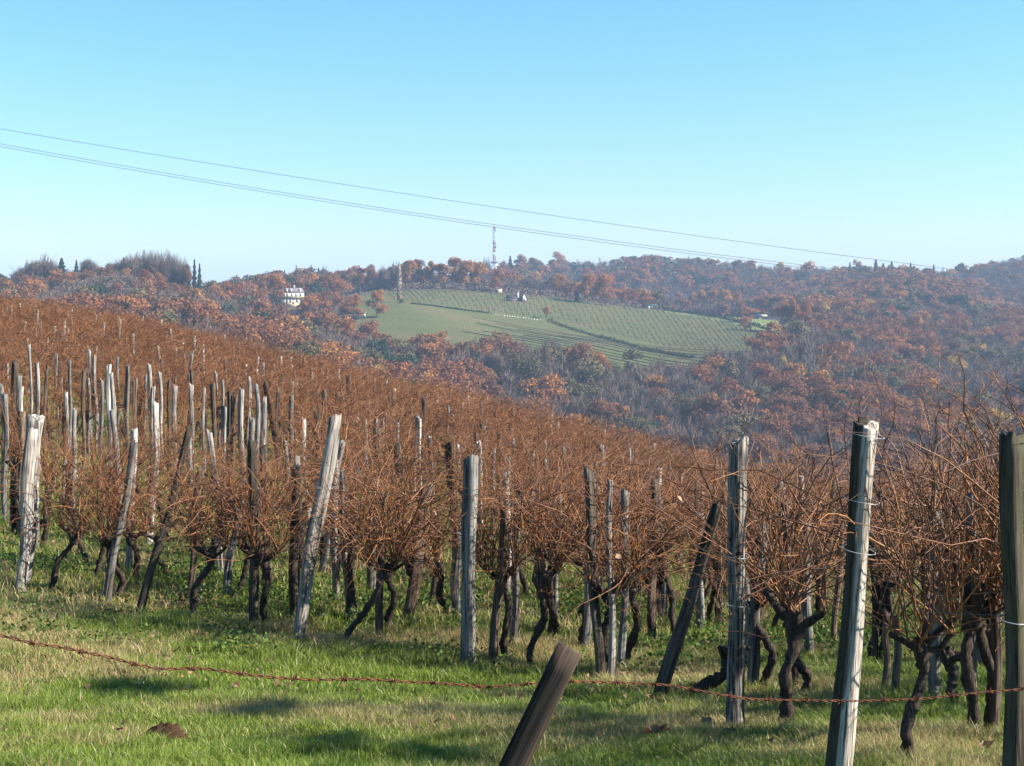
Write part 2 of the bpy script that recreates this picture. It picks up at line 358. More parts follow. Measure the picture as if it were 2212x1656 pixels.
# ------------------------------------------------------------------ tree shapes
def leafy(r, h, rad, nl, size, lobes=9, low=.17):
    """unit: height h, crown radius rad; returns crown quads"""
    th = r.uniform(0, 2 * np.pi, lobes); zz = r.uniform(0, 1, lobes) ** .8
    rr_ = rad * np.sqrt(np.clip(1 - (zz * .9 - .15) ** 2, .1, 1)) * r.uniform(.35, .75, lobes)
    C = np.stack([np.cos(th) * rr_, np.sin(th) * rr_, h * (low + .06 + (.86 - low) * zz)], 1)
    C[0] = [0, 0, h * .80]; Rl = rad * r.uniform(.34, .58, lobes)
    k = r.integers(0, lobes, nl); d = r.normal(size=(nl, 3)); d /= np.linalg.norm(d, axis=1, keepdims=True)
    d[:, 2] = np.where(d[:, 2] < -.35, -d[:, 2], d[:, 2])
    rad_k = Rl[k] * r.uniform(.55, 1.08, nl)
    Pt = C[k] + d * rad_k[:, None] * np.array([1, 1, .85])
    return frame_quads(Pt, d + r.normal(size=(nl, 3)) * .7, size * r.uniform(.5, 1.4, nl), .8, r)
def limbs(r, h, rad, n=9, tr=.022):
    a = Acc(); k = 7; s = np.linspace(0, 1, k)
    tp = np.stack([np.sin(s * 3 + r.uniform(0, 6)) * rad * .05 * s, np.cos(s * 2.3) * rad * .05 * s, s * h * .75], 1)
    a.add(*tubes(tp[None], h * tr * (1 - .75 * s)[None], 6))
    for i in range(n):
        z0 = r.uniform(.25, .7); b = np.array([0, 0, z0 * h * .75 / .75 * .9]); th = r.uniform(0, 6.28); L = rad * r.uniform(.6, .95)
        e = b + np.array([math.cos(th) * L, math.sin(th) * L, L * r.uniform(.5, 1.1)])
        e[2] = min(e[2], h * .95); mid = (b + e) / 2 + np.array([0, 0, -L * .1])
        a.add(*tubes(np.array([[b, mid, e]]), np.array([[1, .6, .2]]) * h * tr * .45, 4))
    return a
def barecrown(r, h, rad, nl, L=.16, wd=.006, low=.14, up=.9):
    # shell-filled twigs growing outwards and up
    d = r.normal(size=(nl, 3)); d[:, 2] = np.abs(d[:, 2]) * .9 - .25 * r.random(nl); d /= np.linalg.norm(d, axis=1, keepdims=True)
    q = r.uniform(.35, 1.0, nl) ** .7; lump = .82 + .25 * np.sin(np.arctan2(d[:, 1], d[:, 0]) * 3 + r.uniform(0, 6)) * np.cos(d[:, 2] * 5 + r.uniform(0, 6))
    c0 = np.array([0, 0, h * (low + .12)])
    tip = c0 + d * q[:, None] * lump[:, None] * np.array([rad, rad, h * (.86 - low)])
    dirs = d + np.array([0, 0, up * .6]) + r.normal(size=(nl, 3)) * .35; dirs /= np.linalg.norm(dirs, axis=1, keepdims=True)
    base = tip - dirs * (h * L * r.uniform(.6, 1.2, nl))[:, None]
    side = np.cross(dirs, r.normal(size=(nl, 3))); side /= np.linalg.norm(side, axis=1, keepdims=True); ws = h * wd * r.uniform(.6, 1.5, nl)[:, None]
    V = np.stack([base - side * ws, base + side * ws, tip + side * ws * .5, tip - side * ws * .5], 1).reshape(-1, 3)
    return V, np.arange(nl * 4).reshape(nl, 4)
def conifer(r, h, rad, nl, size, cyl=False):
    s = r.random(nl) ** .8; th = r.uniform(0, 6.28, nl)
    prof = (1 - s) ** .8 * (.75 + .25 * np.sin(s * 40)) if not cyl else np.sin(np.clip(s * 1.02, 0, 1) * np.pi) ** .4
    rr_ = rad * prof * r.uniform(.5, 1.05, nl)
    C = np.stack([np.cos(th) * rr_, np.sin(th) * rr_, h * (.08 + .92 * s)], 1)
    n = np.stack([np.cos(th), np.sin(th), np.full(nl, .5 if not cyl else 0.1)], 1) + r.normal(size=(nl, 3)) * .3
    return frame_quads(C, n, size * r.uniform(.5, 1.2, nl), .7, r)

# kinds: (crown builder, material) for a tree of height 1, scaled on placement
def tree_variant(kind, seed, n):
    r = np.random.default_rng(seed); H = 10.0
    if kind in ('rust', 'copper', 'gold', 'olive', 'yellow', 'evergreen'):
        rad = r.uniform(3.6, 4.6); cr_ = leafy(r, H, rad, n, 10.0 * (.034 if n > 2500 else .050 if n > 900 else .075), int(r.integers(8, 13)))
        tr = limbs(r, H, rad)
        mt = {'rust': M_RUST, 'copper': M_COPPER, 'gold': M_GOLD, 'olive': M_OLIVE, 'yellow': M_YEL, 'evergreen': M_EVER}[kind]
    elif kind == 'bare':
        rad = r.uniform(3.4, 4.4); cr_ = barecrown(r, H, rad, n, .15, .0038 if n > 2500 else .0042 if n > 900 else .0065); tr = limbs(r, H, rad, 14, .02); mt = M_BARE
    elif kind == 'poplar':
        mt = M_TANTWIG;         a = Acc(); V_, F_ = barecrown(r, H, .9, n, .12, .006, .1, 2.0); a.add(V_, F_); V_, F_ = conifer(r, H, .8, n // 2, .3, True); a.add(V_, F_)
        V_, F_, _ = a.get(); cr_ = (V_, F_); tr = limbs(r, H, .7, 8, .02)
    elif kind == 'fir':
        rad = r.uniform(1.6, 2.1); cr_ = conifer(r, H, rad, n, .5); tr = limbs(r, H, rad, 0, .015); mt = M_EVER
    return cr_, tr, mt
TREES = {}
def proto(kind, i):
    if (kind, i) not in TREES:
        n = {'rust': 3600, 'copper': 3600, 'gold': 2400, 'bare': 3600, 'poplar': 1500, 'fir': 2200, 'olive': 2600, 'evergreen': 2600}.get(kind, 2600)
        (cv, cf), tr, mt = tree_variant(kind, hash_seed(kind) + i, n)
        TREES[(kind, i)] = (mesh(kind + '_crown', cv, cf, mt), tr.mesh(kind + '_trunk', M_TRUNK, True))
    return TREES[(kind, i)]
def hash_seed(k): return sum(ord(c) * 7 for c in k)
NAMES = {'rust': 'oak_tree', 'copper': 'oak_tree', 'gold': 'oak_tree', 'olive': 'broadleaf_tree', 'yellow': 'broadleaf_tree', 'bare': 'bare_tree', 'poplar': 'poplar_tree', 'fir': 'fir_tree', 'evergreen': 'evergreen_tree'}
used_slots = {}
def put_tree(kind, u, D, vtop=None, wpx=None, label='', group=None, height=None, var=None, base_v=None):
    b = onground(u, D); b[2] -= .4
    h = height if height else (b[2] - (VH - vtop) / FU * D) * -1
    h = max(h, 3.0) * (1.08 if kind == 'bare' else 1.0)
    i = var if var is not None else int(rng.integers(0, 5)); cm, tm = proto(kind, i)
    base_r = {'rust': 4.4, 'copper': 4.4, 'gold': 4.4, 'olive': 4.4, 'yellow': 4.2, 'evergreen': 4.4, 'bare': 3.5, 'poplar': .95, 'fir': 1.25}[kind]
    sx = h / 10 if wpx is None else (wpx / FU * D / 2) / base_r
    o = empty(NAMES[kind], b, rng.uniform(0, 6.28), (sx, sx, h / 10))
    link('crown', cm, o); link('trunk', tm, o)
    tag(o, label, 'tree', group); return o

# ------------------------------------------------------------------ the far wooded hills
LMK = [(20, 'the left edge of the picture'), (135, 'the dark spired fir'), (330, 'the bare hilltop copse'), (424, 'the two narrow hilltop firs'), (540, 'the empty ridge left of the villa'),
       (628, 'the cream villa'), (690, 'the dark cedar'), (815, 'the pasture oaks'), (862, 'the lone poplar'), (970, 'the golden oak row'), (1068, 'the radio mast'),
       (1130, 'the white gabled house'), (1285, 'the twin round oaks'), (1405, 'the long low shed'), (1545, 'the golden grove'), (1610, 'the two meadow oaks'), (1730, 'the copse at the field corner'),
       (1905, 'the ridge firs'), (2100, 'the far dark hilltop')]
KW = {'rust': 'russet oak', 'copper': 'bright copper oak', 'gold': 'golden oak', 'olive': 'olive brown tree', 'yellow': 'yellow leaved tree', 'bare': 'bare grey tree', 'poplar': 'poplar', 'fir': 'dark fir', 'evergreen': 'dark evergreen'}
ORD = ['nearest', 'second', 'third', 'fourth', 'fifth', 'sixth', 'seventh', 'eighth', 'ninth', 'tenth', 'eleventh', 'twelfth', 'thirteenth', 'fourteenth', 'fifteenth', 'sixteenth', 'seventeenth', 'eighteenth', 'nineteenth', 'twentieth', 'twenty-first', 'twenty-second', 'twenty-third', 'twenty-fourth', 'twenty-fifth', 'twenty-sixth', 'twenty-seventh', 'twenty-eighth', 'twenty-ninth', 'thirtieth'] + ['thirty-' + q for q in ('first', 'second', 'third', 'fourth', 'fifth', 'sixth', 'seventh', 'eighth', 'ninth')] + ['fortieth'] + ['forty-' + q for q in ('first', 'second', 'third', 'fourth', 'fifth', 'sixth', 'seventh', 'eighth', 'ninth')] + ['fiftieth']
G_RIDGE = 'trees standing on the left hilltop'
S = []                                            # hand-placed trees: kind, u, D, vtop, width, label, group
for a in [
 ('evergreen', 2, 690, 592, 34, 'dark round tree cut by the left edge of the picture', G_RIDGE),
 ('bare', 45, 700, 574, 50, 'low spreading bare tree at the left end of the hilltop', G_RIDGE),
 ('bare', 74, 704, 556, 48, 'bare grey tree left of the tallest one on the left hilltop', G_RIDGE),
 ('bare', 98, 708, 546, 54, 'tallest bare tree left of the spired dark fir', G_RIDGE),
 ('fir', 133, 702, 559, 26, 'dark spired fir between bare trees on the left hilltop', G_RIDGE),
 ('bare', 146, 706, 580, 34, 'short brown tree right beside the dark spired fir', G_RIDGE),
 ('fir', 165, 700, 563, 13, 'thin dark cypress-like fir at the edge of a rusty tree', G_RIDGE),
 ('bare', 190, 703, 552, 50, 'bare tree with rusty tint right of the thin dark fir', G_RIDGE),
 ('rust', 214, 700, 578, 34, 'small russet tree in the dip of the left hilltop', G_RIDGE),
 ('bare', 236, 705, 561, 30, 'open bare tree with upright branches in the hilltop gap', G_RIDGE),
 ('bare', 262, 702, 556, 44, 'bare tree at the left end of the hilltop copse', G_RIDGE),
 ('fir', 267, 708, 558, 16, 'dark pointed top poking from the left of the hilltop copse', G_RIDGE),
 ('bare', 290, 699, 548, 46, 'second bare tree of the hilltop copse from its left end', G_RIDGE),
 ('bare', 318, 704, 541, 52, 'tallest bare crown in the middle of the hilltop copse', G_RIDGE),
 ('bare', 345, 700, 543, 48, 'bare crown just right of the middle of the hilltop copse', G_RIDGE),
 ('bare', 370, 706, 540, 46, 'tall bare crown at the right of the hilltop copse', G_RIDGE),
 ('bare', 397, 702, 556, 38, 'fine twigged bare tree ending the hilltop copse', G_RIDGE),
 ('rust', 404, 696, 574, 34, 'russet tree left of the two narrow firs', G_RIDGE),
 ('fir', 420, 700, 562, 13, 'taller of the two narrow firs on the left ridge', G_RIDGE),
 ('fir', 431, 702, 571, 13, 'shorter of the two narrow firs on the left ridge', G_RIDGE),
 ('bare', 247, 716, 560, 40, 'bare tree set back in the gap left of the hilltop copse', G_RIDGE),
 ('bare', 276, 716, 547, 50, 'bare tree set back at the left of the hilltop copse', G_RIDGE),
 ('bare', 303, 718, 543, 50, 'bare tree set back left of the middle of the hilltop copse', G_RIDGE),
 ('bare', 332, 716, 541, 52, 'bare tree set back in the middle of the hilltop copse', G_RIDGE),
 ('bare', 358, 718, 541, 50, 'bare tree set back right of the middle of the copse', G_RIDGE),
 ('bare', 384, 716, 548, 44, 'bare tree set back at the right of the hilltop copse', G_RIDGE),
 ('bare', 62, 712, 562, 46, 'bare tree set back left of the tallest hilltop tree', G_RIDGE),
 ('bare', 112, 714, 560, 40, 'bare tree set back behind the dark spired fir', G_RIDGE),
 ('bare', 205, 712, 566, 44, 'bare tree set back right of the thin dark fir', G_RIDGE),
 ('rust', 300, 694, 590, 46, 'rusty low tree at the foot of the hilltop copse', G_RIDGE),
 ('rust', 175, 694, 590, 40, 'rusty low tree under the thin dark fir', G_RIDGE),
 ('evergreen', 152, 692, 600, 50, 'dark shaded bush on the left hilltop', G_RIDGE),
 ('evergreen', 120, 692, 602, 40, 'dark low evergreen below the spired fir', G_RIDGE),
 ('fir', 640, 985, 575, 9, 'small fir tip on the ridge above the villa', None),
 ('fir', 672, 985, 574, 10, 'tallest small fir tip on the ridge right of the villa', None),
 ('fir', 656, 985, 583, 9, 'small fir tip between two others above the villa', None),
 ('fir', 615, 985, 585, 9, 'leftmost small fir tip on the ridge above the villa', None),
 ('fir', 688, 985, 580, 14, 'broad dark fir on the ridge above the cedar', None),
 ('bare', 700, 980, 574, 30, 'rounded bare tree on the ridge above the cedar', None),
 ('evergreen', 622, 830, 598, 40, 'dark green round tree right behind the villa roof', None),
 ('bare', 652, 822, 600, 36, 'grey bare tree at the right side of the villa', None),
 ('copper', 592, 792, 596, 60, 'russet tree against the left side of the villa', None),
 ('rust', 568, 800, 592, 50, 'second russet tree left of the villa', None),
 ('evergreen', 684, 772, 612, 44, 'large dark green cedar right of the villa', None),
 ('olive', 702, 778, 618, 34, 'olive tinted tree against the right side of the cedar', None),
 ('evergreen', 712, 768, 650, 40, 'low dark evergreen below the russet pasture oak', None),
 ('copper', 738, 770, 608, 66, 'broad russet oak right of the dark cedar', 'pasture oaks'),
 ('copper', 764, 735, 640, 52, 'russet oak standing lowest in the pasture left of the pole', 'pasture oaks'),
 ('copper', 746, 742, 655, 40, 'smaller russet oak below the broad one by the cedar', 'pasture oaks'),
 ('copper', 814, 742, 630, 54, 'round russet oak with visible trunk right of the pole', 'pasture oaks'),
 ('poplar', 862, 800, 568, 14, 'lone tall narrow bare poplar in the green field', None),
 ('evergreen', 868, 796, 648, 16, 'small dark bush at the foot of the lone poplar', None),
 ('rust', 778, 905, 574, 46, 'first russet tree at the left end of the field-top oak row', 'oak row above the field'),
 ('rust', 803, 908, 574, 40, 'second tree from the left of the field-top oak row', 'oak row above the field'),
 ('bare', 828, 915, 570, 42, 'dark bare tree left of the poplar top in the oak row', 'oak row above the field'),
 ('bare', 852, 920, 566, 36, 'bare tree behind the top of the lone poplar', 'oak row above the field'),
 ('copper', 882, 905, 564, 46, 'russet tree just right of the poplar in the oak row', 'oak row above the field'),
 ('rust', 908, 910, 560, 46, 'tallest oak just left of the middle of the oak row', 'oak row above the field'),
 ('gold', 934, 903, 566, 44, 'golden brown oak in the middle of the oak row', 'oak row above the field'),
 ('gold', 960, 900, 570, 46, 'golden oak right of the middle of the oak row', 'oak row above the field'),
 ('copper', 985, 908, 558, 44, 'tall golden oak of the oak row left of the radio mast', 'oak row above the field'),
 ('gold', 1010, 902, 564, 44, 'golden oak second left from the radio mast', 'oak row above the field'),
 ('gold', 1036, 905, 568, 42, 'golden oak nearest the left of the radio mast', 'oak row above the field'),
 ('copper', 1076, 896, 584, 44, 'bright russet oak ending the oak row below the radio mast', 'oak row above the field'),
 ('bare', 1050, 1390, 556, 34, 'bare tree at the left foot of the radio mast', None),
 ('bare', 1088, 1395, 556, 26, 'bare tree at the right foot of the radio mast', None),
 ('fir', 1102, 1385, 554, 16, 'dark fir just right of the radio mast', None),
 ('rust', 1125, 1380, 555, 36, 'russet crown right of the fir by the mast', None),
 ('rust', 1153, 1380, 557, 36, 'broad russet crown between the mast and the tall dome tree', None),
 ('copper', 1206, 1385, 546, 40, 'tall domed tree standing highest right of the mast', None),
 ('bare', 1268, 1385, 562, 36, 'dark bare ridge tree right of the tall dome tree', None),
 ('bare', 1440, 1392, 558, 30, 'bare round tree on the ridge in the middle distance', None),
 ('bare', 1488, 1390, 550, 24, 'fine open bare tree alone above the ridge line', None),
 ('copper', 1270, 878, 594, 52, 'left one of the twin round oaks right of the white house', 'twin round oaks'),
 ('copper', 1308, 882, 596, 60, 'right one of the twin round oaks right of the white house', 'twin round oaks'),
 ('fir', 1246, 880, 628, 12, 'small dark fir at the left foot of the twin oaks', None),
 ('copper', 1180, 812, 664, 18, 'small russet bush in the field at the track bend', None),
 ('rust', 1350, 925, 648, 20, 'small round russet tree right of the twin oaks', None),
 ('copper', 1495, 1050, 636, 32, 'leftmost tree of the golden grove', 'golden grove'),
 ('gold', 1518, 1052, 628, 34, 'second tree from the left of the golden grove', 'golden grove'),
 ('copper', 1540, 1048, 630, 36, 'middle russet tree of the golden grove', 'golden grove'),
 ('gold', 1566, 1050, 626, 40, 'tallest tree at the right of the golden grove', 'golden grove'),
 ('copper', 1590, 1055, 632, 34, 'rusty tree ending the golden grove on the right', 'golden grove'),
 ('copper', 1618, 848, 664, 46, 'upper one of the two meadow oaks', None),
 ('copper', 1608, 805, 688, 36, 'lower one of the two meadow oaks', None),
 ('copper', 1690, 800, 656, 46, 'leftmost oak of the copse at the field corner', 'field corner copse'),
 ('gold', 1712, 795, 650, 44, 'golden oak second in the copse at the field corner', 'field corner copse'),
 ('copper', 1738, 800, 652, 46, 'third oak of the copse at the field corner', 'field corner copse'),
 ('rust', 1762, 805, 658, 44, 'rightmost tall oak of the copse at the field corner', 'field corner copse'),
 ('olive', 1700, 770, 690, 40, 'low shaded olive tree under the field corner copse', 'field corner copse'),
 ('rust', 1660, 765, 715, 34, 'low russet tree where the field narrows to its corner', 'field corner copse'),
 ('fir', 1836, 1380, 568, 11, 'leftmost small fir on the right hand ridge', 'ridge firs'),
 ('rust', 1852, 1385, 566, 22, 'small round tree between the ridge firs', 'ridge firs'),
 ('fir', 1892, 1380, 562, 18, 'tallest dark fir of the ridge fir group', 'ridge firs'),
 ('fir', 1908, 1384, 570, 18, 'middle dark fir of the ridge fir group', 'ridge firs'),
 ('fir', 1926, 1380, 566, 16, 'rightmost fir of the close ridge fir group', 'ridge firs'),
 ('fir', 1967, 1380, 569, 13, 'solitary fir standing apart right of the ridge firs', 'ridge firs'),
 ('fir', 2017, 1400, 573, 12, 'small dark fir at the foot of the far dark hill', 'ridge firs'),
 ('evergreen', 2003, 1395, 583, 22, 'dark round evergreen left of the far dark hill', 'ridge firs'),
 ('yellow', 1690, 640, 770, 26, 'small yellow tree in the wood above the knotted grey post', None),
]:
    S.append(a); put_tree(a[0], a[1], a[2], a[3], a[4], a[5], a[6])

# random wood
cand = []
for D0, D1, sp in ((150, 330, 9.0), (330, 640, 7.4), (640, 1000, 8.0), (1000, 1900, 10.5)):
    D = D0
    while D < D1:
        half = .43 * D; nx = int(2 * half / sp)
        xs = np.linspace(-half, half, nx) + rng.uniform(-.42, .42, nx) * sp; ds = D + rng.uniform(-.42, .42, nx) * sp
        us = UC + FU * xs / ds
        for x, d, u in zip(xs, ds, us): cand.append((d, u, x))
        D += sp
cand.sort()
CREST = lambda u: np.interp(u, [-150, 0, 300, 540, 760, 1000, 1250, 1500, 1700, 2212, 2400], [650, 655, 695, 755, 805, 868, 918, 978, 1010, 1040, 1040])
cd = np.array(cand); zg = gz(cd[:, 2], cd[:, 0])
pn = fbm(cd[:, 2] / 38 + 50, cd[:, 0] / 38, 2); pn2 = vnoise(cd[:, 2] / 22 + 9, cd[:, 0] / 22 + 70)
bins = {}; forest = []
blocked = [(628, 700, 796, 40), (1130, 700, 860, 30), (1405, 840, 905, 25), (1642, 900, 1010, 16), (741, 690, 790, 26)]
for (d, u, x), z, n1, n2 in zip(cand, zg, pn, pn2):
    if in_field(u, d + 8) or in_meadow(u, d + 6) or in_field(u, d - 5): continue
    if 800 < d < 1000 and 760 < u < 1420 and d < 935: continue
    if u > 735 and u < 1450 and DLO(max(u, 770)) - 2 < d < 930: continue
    if 640 <= d <= 760 and 720 < u < 835 and d > 655: continue
    if any(abs(u - bu) < bw and d0 < d < d1 and (VH - FU * (z + 14) / d) < 9999 and d > d0 + 60 for bu, d0, d1, bw in blocked): continue
    if 905 < d < 1040 and 1440 < u < 1660 and d < 990: continue
    if abs(d - 700) < 10 and u < 440: continue
    if d < 330: continue
    if d > 625 and d < 800 and u < 455: hmax = 5.0 + rng.random() * 3.5
    else: hmax = 30
    h = 14.5 * rng.uniform(.72, 1.22) * (1 if d > 450 else .9)
    if d > 1000: h *= 1.05
    h = min(h, hmax)
    if 575 < u < 665 and 640 < d < 800: h = min(h, 6.5)
    if 575 < u < 660 and 700 < d < 800: continue
    if 560 < u < 760 and 784 < d < 815: continue
    vt = VH - FU * (z + h) / d; hw = FU * h * .40 / d
    b0, b1 = int((u - hw * .6) // 6), int((u + hw * .6) // 6)
    cur = min(bins.get(b, float(CREST(u)) + 12) for b in range(b0, b1 + 1)); curmax = max(bins.get(b, float(CREST(u)) + 12) for b in range(b0, b1 + 1))
    if vt < curmax - 1 and -60 < u < 2280:
        pb = .60
        if 1020 < u < 1640 and d < 640: pb = .92
        if d > 1050: pb = .84
        if u > 1640 and 950 < d < 1290: pb = .42
        if u > 1650 and d < 900: pb = .5
        if 1880 < u < 2160 and 860 < d < 1010: pb = .95
        if u > 1960 and d > 1290: pb = 1.1
        kind = 'bare' if n1 < .5 + (pb - .5) * .45 + (n2 - .5) * .25 else 'rust'
        q = rng.random()
        if q < .025: kind = 'gold'
        elif q < .08: kind = 'olive'
        elif q < .087 and u > 1250: kind = 'yellow'
        elif q < .095: kind = 'evergreen'
        elif q < .16: kind = 'bare' if kind == 'rust' else 'rust'
        if kind == 'rust' and vnoise(x / 16 + 30, d / 16) + rng.random() * .4 > 1.0: kind = 'copper'
        vis = min(curmax - vt, FU * h / d)
        forest.append([vis * hw * 2, kind, u, d, x, z, h, n2, vis])
    for b in range(b0, b1 + 1): bins[b] = min(bins.get(b, 9999), vt + 4)
print('forest trees', len(forest), 'specials', len(S))
ins = [f for f in forest if 0 < f[2] < 2212 and f[8] > 6]
ins.sort(key=lambda f: -f[0]); NI = 298 - len(S); indiv = ins[:NI]; ids = {id(f) for f in indiv}; rest = [f for f in forest if id(f) not in ids]
# labels of the individual wood trees: kind + landmark they stand below, counted outwards
by = {}
for f in indiv:
    k = min(range(len(LMK)), key=lambda i: abs(LMK[i][0] - f[2])); by.setdefault((f[1], k), []).append(f)
for (kind, k), L in by.items():
    L.sort(key=lambda f: f[3])
    for j, f in enumerate(L):
        lab = f"{ORD[j % 30]} {KW[kind]} in the wood straight below {LMK[k][1]}" if j else f"nearest {KW[kind]} in the wood straight below {LMK[k][1]}"
        o = put_tree(kind, f[2], f[3], label=lab, group='trees in the wood on the far slopes', height=f[6])
        o.location.x = f[4]; o.location.z = f[5] - .3
# the rest of the wood, which reads as one mass
SM = {}
def small_variant(kind, i):
    if (kind, i) not in SM:
        n = (1000 if kind != 'bare' else 1300) if i < 5 else (520 if kind != 'bare' else 760)
        (cv, cf), tr, mt = tree_variant(kind, 500 + hash_seed(kind) + i, n); SM[(kind, i)] = (np.asarray(cv), np.asarray(cf))
    return SM[(kind, i)]
accs = {}
for f in rest:
    _, kind, u, d, x, z, h, n2, vis = f
    cv, cf = small_variant(kind, int(rng.integers(0, 5)) + (5 if d > 950 else 0)); s = h / 10; a = rng.uniform(0, 6.28); ca, sa = math.cos(a), math.sin(a)
    Vt = np.stack([cv[:, 0] * ca - cv[:, 1] * sa, cv[:, 0] * sa + cv[:, 1] * ca, cv[:, 2]], 1) * s * np.array([1.1, 1.1, 1]) + np.array([x, d, z - .3])
    accs.setdefault(kind, Acc()).add(Vt, cf, (n2 * .6 + rng.random() * .4))
slots = ['rust', 'copper', 'bare', 'gold', 'olive', 'yellow', 'evergreen']; mats_ = [M_RUST, M_COPPER, M_BARE, M_GOLD, M_OLIVE, M_YEL, M_EVER]
Vs, Fs, As, Ms = [], [], [], []; off = 0
for i, k in enumerate(slots):
    if k in accs:
        V_, F_, A_ = accs[k].get(); Vs.append(V_); Fs.append(F_ + off); As.append(A_); Ms.append(np.full(len(F_), i)); off += len(V_)
me = mesh('woodland', np.concatenate(Vs), np.concatenate(Fs), None, False, {'rnd': np.concatenate(As)})
for m_ in mats_: me.materials.append(m_)
me.polygons.foreach_set('material_index', np.concatenate(Ms).astype(np.int32))
tag(link('woodland', me), 'autumn woodland covering the far slopes and ridges in russet and grey', 'woodland', kind='stuff')

# ------------------------------------------------------------------ far vineyard: rows, stakes, hedges, track stones
a = Acc()
def polyrow(us, Ds, h, w_, a, var):
    x = X(us, Ds); z = gz(x, Ds); n = len(x); hh = h * (.75 + .5 * rng.random(n)); jx = rng.normal(0, .12, n)
    p = np.stack([x + jx, Ds, z + hh * .5], 1)
    V_, F_ = tubes(p[None], (hh * .5)[None], 5); V_ = V_.reshape(-1, 3); a.add(V_, F_, var)
# lower left part: rows following the slope in long curves (visible as dark stripes)
for k in range(26):
    us = np.linspace(1020 + (k * 53) % 140 - k * 3, 1640 - (k * 31) % 50, 110); t_ = (us - 790) / 690
    Ds = 795 - k * 8.5 - 75 * t_ ** 1.6 + rng.normal(0, 1.2) + fbm(us / 60, us * 0 + k, 2) * 4
    okk = (Ds > DLO(us) - 5) & (Ds < DHI(us) - 20)
    if okk.sum() > 4: polyrow(us[okk], Ds[okk], .5 * (.5 + .5 * rng.random()), .5, a, rng.random() * .3)
tag(link('vine_row_stripes', a.mesh('vine_row_stripes', plain('far_vine_rows', (.075, .085, .05), .95, .05, .3, .1))), 'dark curving vine rows on the lower part of the far green field', 'vine rows', kind='stuff')
a = Acc(); b_ = Acc()
for k in range(75):                                # right and upper part: rows running down the slope
    u0 = 830 + k * 12.5
    D0 = float(DHI(min(u0, 1700))) - 4; D1 = 815 - (np.clip((u0 - 1180) / 500, 0, 1)) * 190
    Ds = np.arange(D1, D0, 5.0)
    if len(Ds) < 3: continue
    us = u0 + (D0 - Ds) * .35
    okk = in_field(us, Ds) & (us < 1690)
    if okk.sum() < 3: continue
    us, Ds = us[okk], Ds[okk]
    for uu_, dd_ in zip(us, Ds):
        for q_ in range(2):
            u2, d2 = uu_ + rng.normal(0, .5), dd_ + rng.uniform(0, 5); p = onground(u2, d2); C = p + rng.normal(size=(3, 3)) * [.3, .5, .1] + [0, 0, .3]; V_, F_ = frame_quads(C, rng.normal(size=(3, 3)), .55); a.add(V_, F_, rng.random())
    x = X(us, Ds); z = gz(x, Ds)
    for xx, dd, zz, uu in zip(x, Ds, z, us):
        if rng.random() < (.5 if uu > 1330 else .22):
            hh = rng.uniform(1.3, 2.4); b_.add(*bar((xx, dd, zz), (xx + rng.normal(0, .1), dd, zz + hh), rng.uniform(.05, .12)))
tag(link('low_vines', a.mesh('low_vines', plain('far_low_vines', (.11, .105, .055), .95, .05, .3, .1))), 'low brown vines in rows running down the far green field', 'vine rows', kind='stuff')
tag(link('pale_stakes', b_.mesh('pale_stakes', W_KNOT)), 'countless thin pale stakes dotted over the far green vineyard', 'vine stakes', kind='stuff')
a = Acc()
for u in np.arange(765, 1435, 5.0):               # brown vine edge along the field crest
    D = float(DHI(max(u, 771))) + 4; p = onground(u, D); r2 = rng.uniform(.8, 1.4)
    n = 14; C = p + np.array([0, 0, r2 * .7]) + rng.normal(size=(n, 3)) * np.array([1.2, 1, .5]); V_, F_ = frame_quads(C, rng.normal(size=(n, 3)), .8); a.add(V_, F_, rng.random())
tag(link('crest_vines', a.mesh('crest_vines', M_BARE)), 'brown line of vines along the crest of the far green field', 'vine rows', kind='stuff')
hm = {}
def hedge(name, pts, r0, lab, m_, dens=26):
    a = Acc()
    for (u0, D0), (u1, D1) in zip(pts[:-1], pts[1:]):
        L = int(abs(u1 - u0) / 3) + 1
        for k in range(L):
            f = k / L; p = onground(u0 + (u1 - u0) * f, D0 + (D1 - D0) * f); rr2 = r0 * rng.uniform(.5, 1.3)
            C = p + np.array([0, 0, rr2 * .6]) + rng.normal(size=(dens, 3)) * rr2 * np.array([.8, .5, .45]); V_, F_ = frame_quads(C, rng.normal(size=(dens, 3)), .7); a.add(V_, F_, rng.random())
    return tag(link(name, a.mesh(name, m_)), lab, 'hedge')
hedge('hedge', [(1425, 902), (1500, 890), (1560, 868), (1620, 838), (1660, 812)], 1.4, 'dark hedge dividing the far vineyard from the bright meadow', M_EVER)
hedge('hedge', [(1185, 806), (1240, 780), (1320, 745), (1400, 715), (1500, 690)], 1.1, 'dark line of bushes along the sunken track across the far field', M_EVER, 14)
a = Acc()
for u in np.arange(755, 1440, 2.2):
    for D in (921, 933):
        p = onground(u, D + rng.uniform(-4, 4)); r2 = rng.uniform(2.0, 4.5); n = 26; C = p + np.array([0, 0, r2 * .45]) + rng.normal(size=(n, 3)) * np.array([1.8, 1.4, r2 * .35]); V_, F_ = frame_quads(C, rng.normal(size=(n, 3)), .8); a.add(V_, F_, rng.random())
for u, d_ in [(u_, 708 + rng.uniform(-5, 5)) for u_ in np.arange(28, 470, 1.6)] + [(rng.uniform(0, 470), rng.uniform(615, 704)) for _ in range(1100)]:
    p = onground(u, d_); r2 = rng.uniform(3.0, 7.5) if d_ > 702 else rng.uniform(2.0, 5.0); n = 60; C = p + np.array([0, 0, r2 * .4]) + rng.normal(size=(n, 3)) * np.array([1.8, 1.6, r2 * .33]); V_, F_ = frame_quads(C, rng.normal(size=(n, 3)), .5); a.add(V_, F_, rng.random())
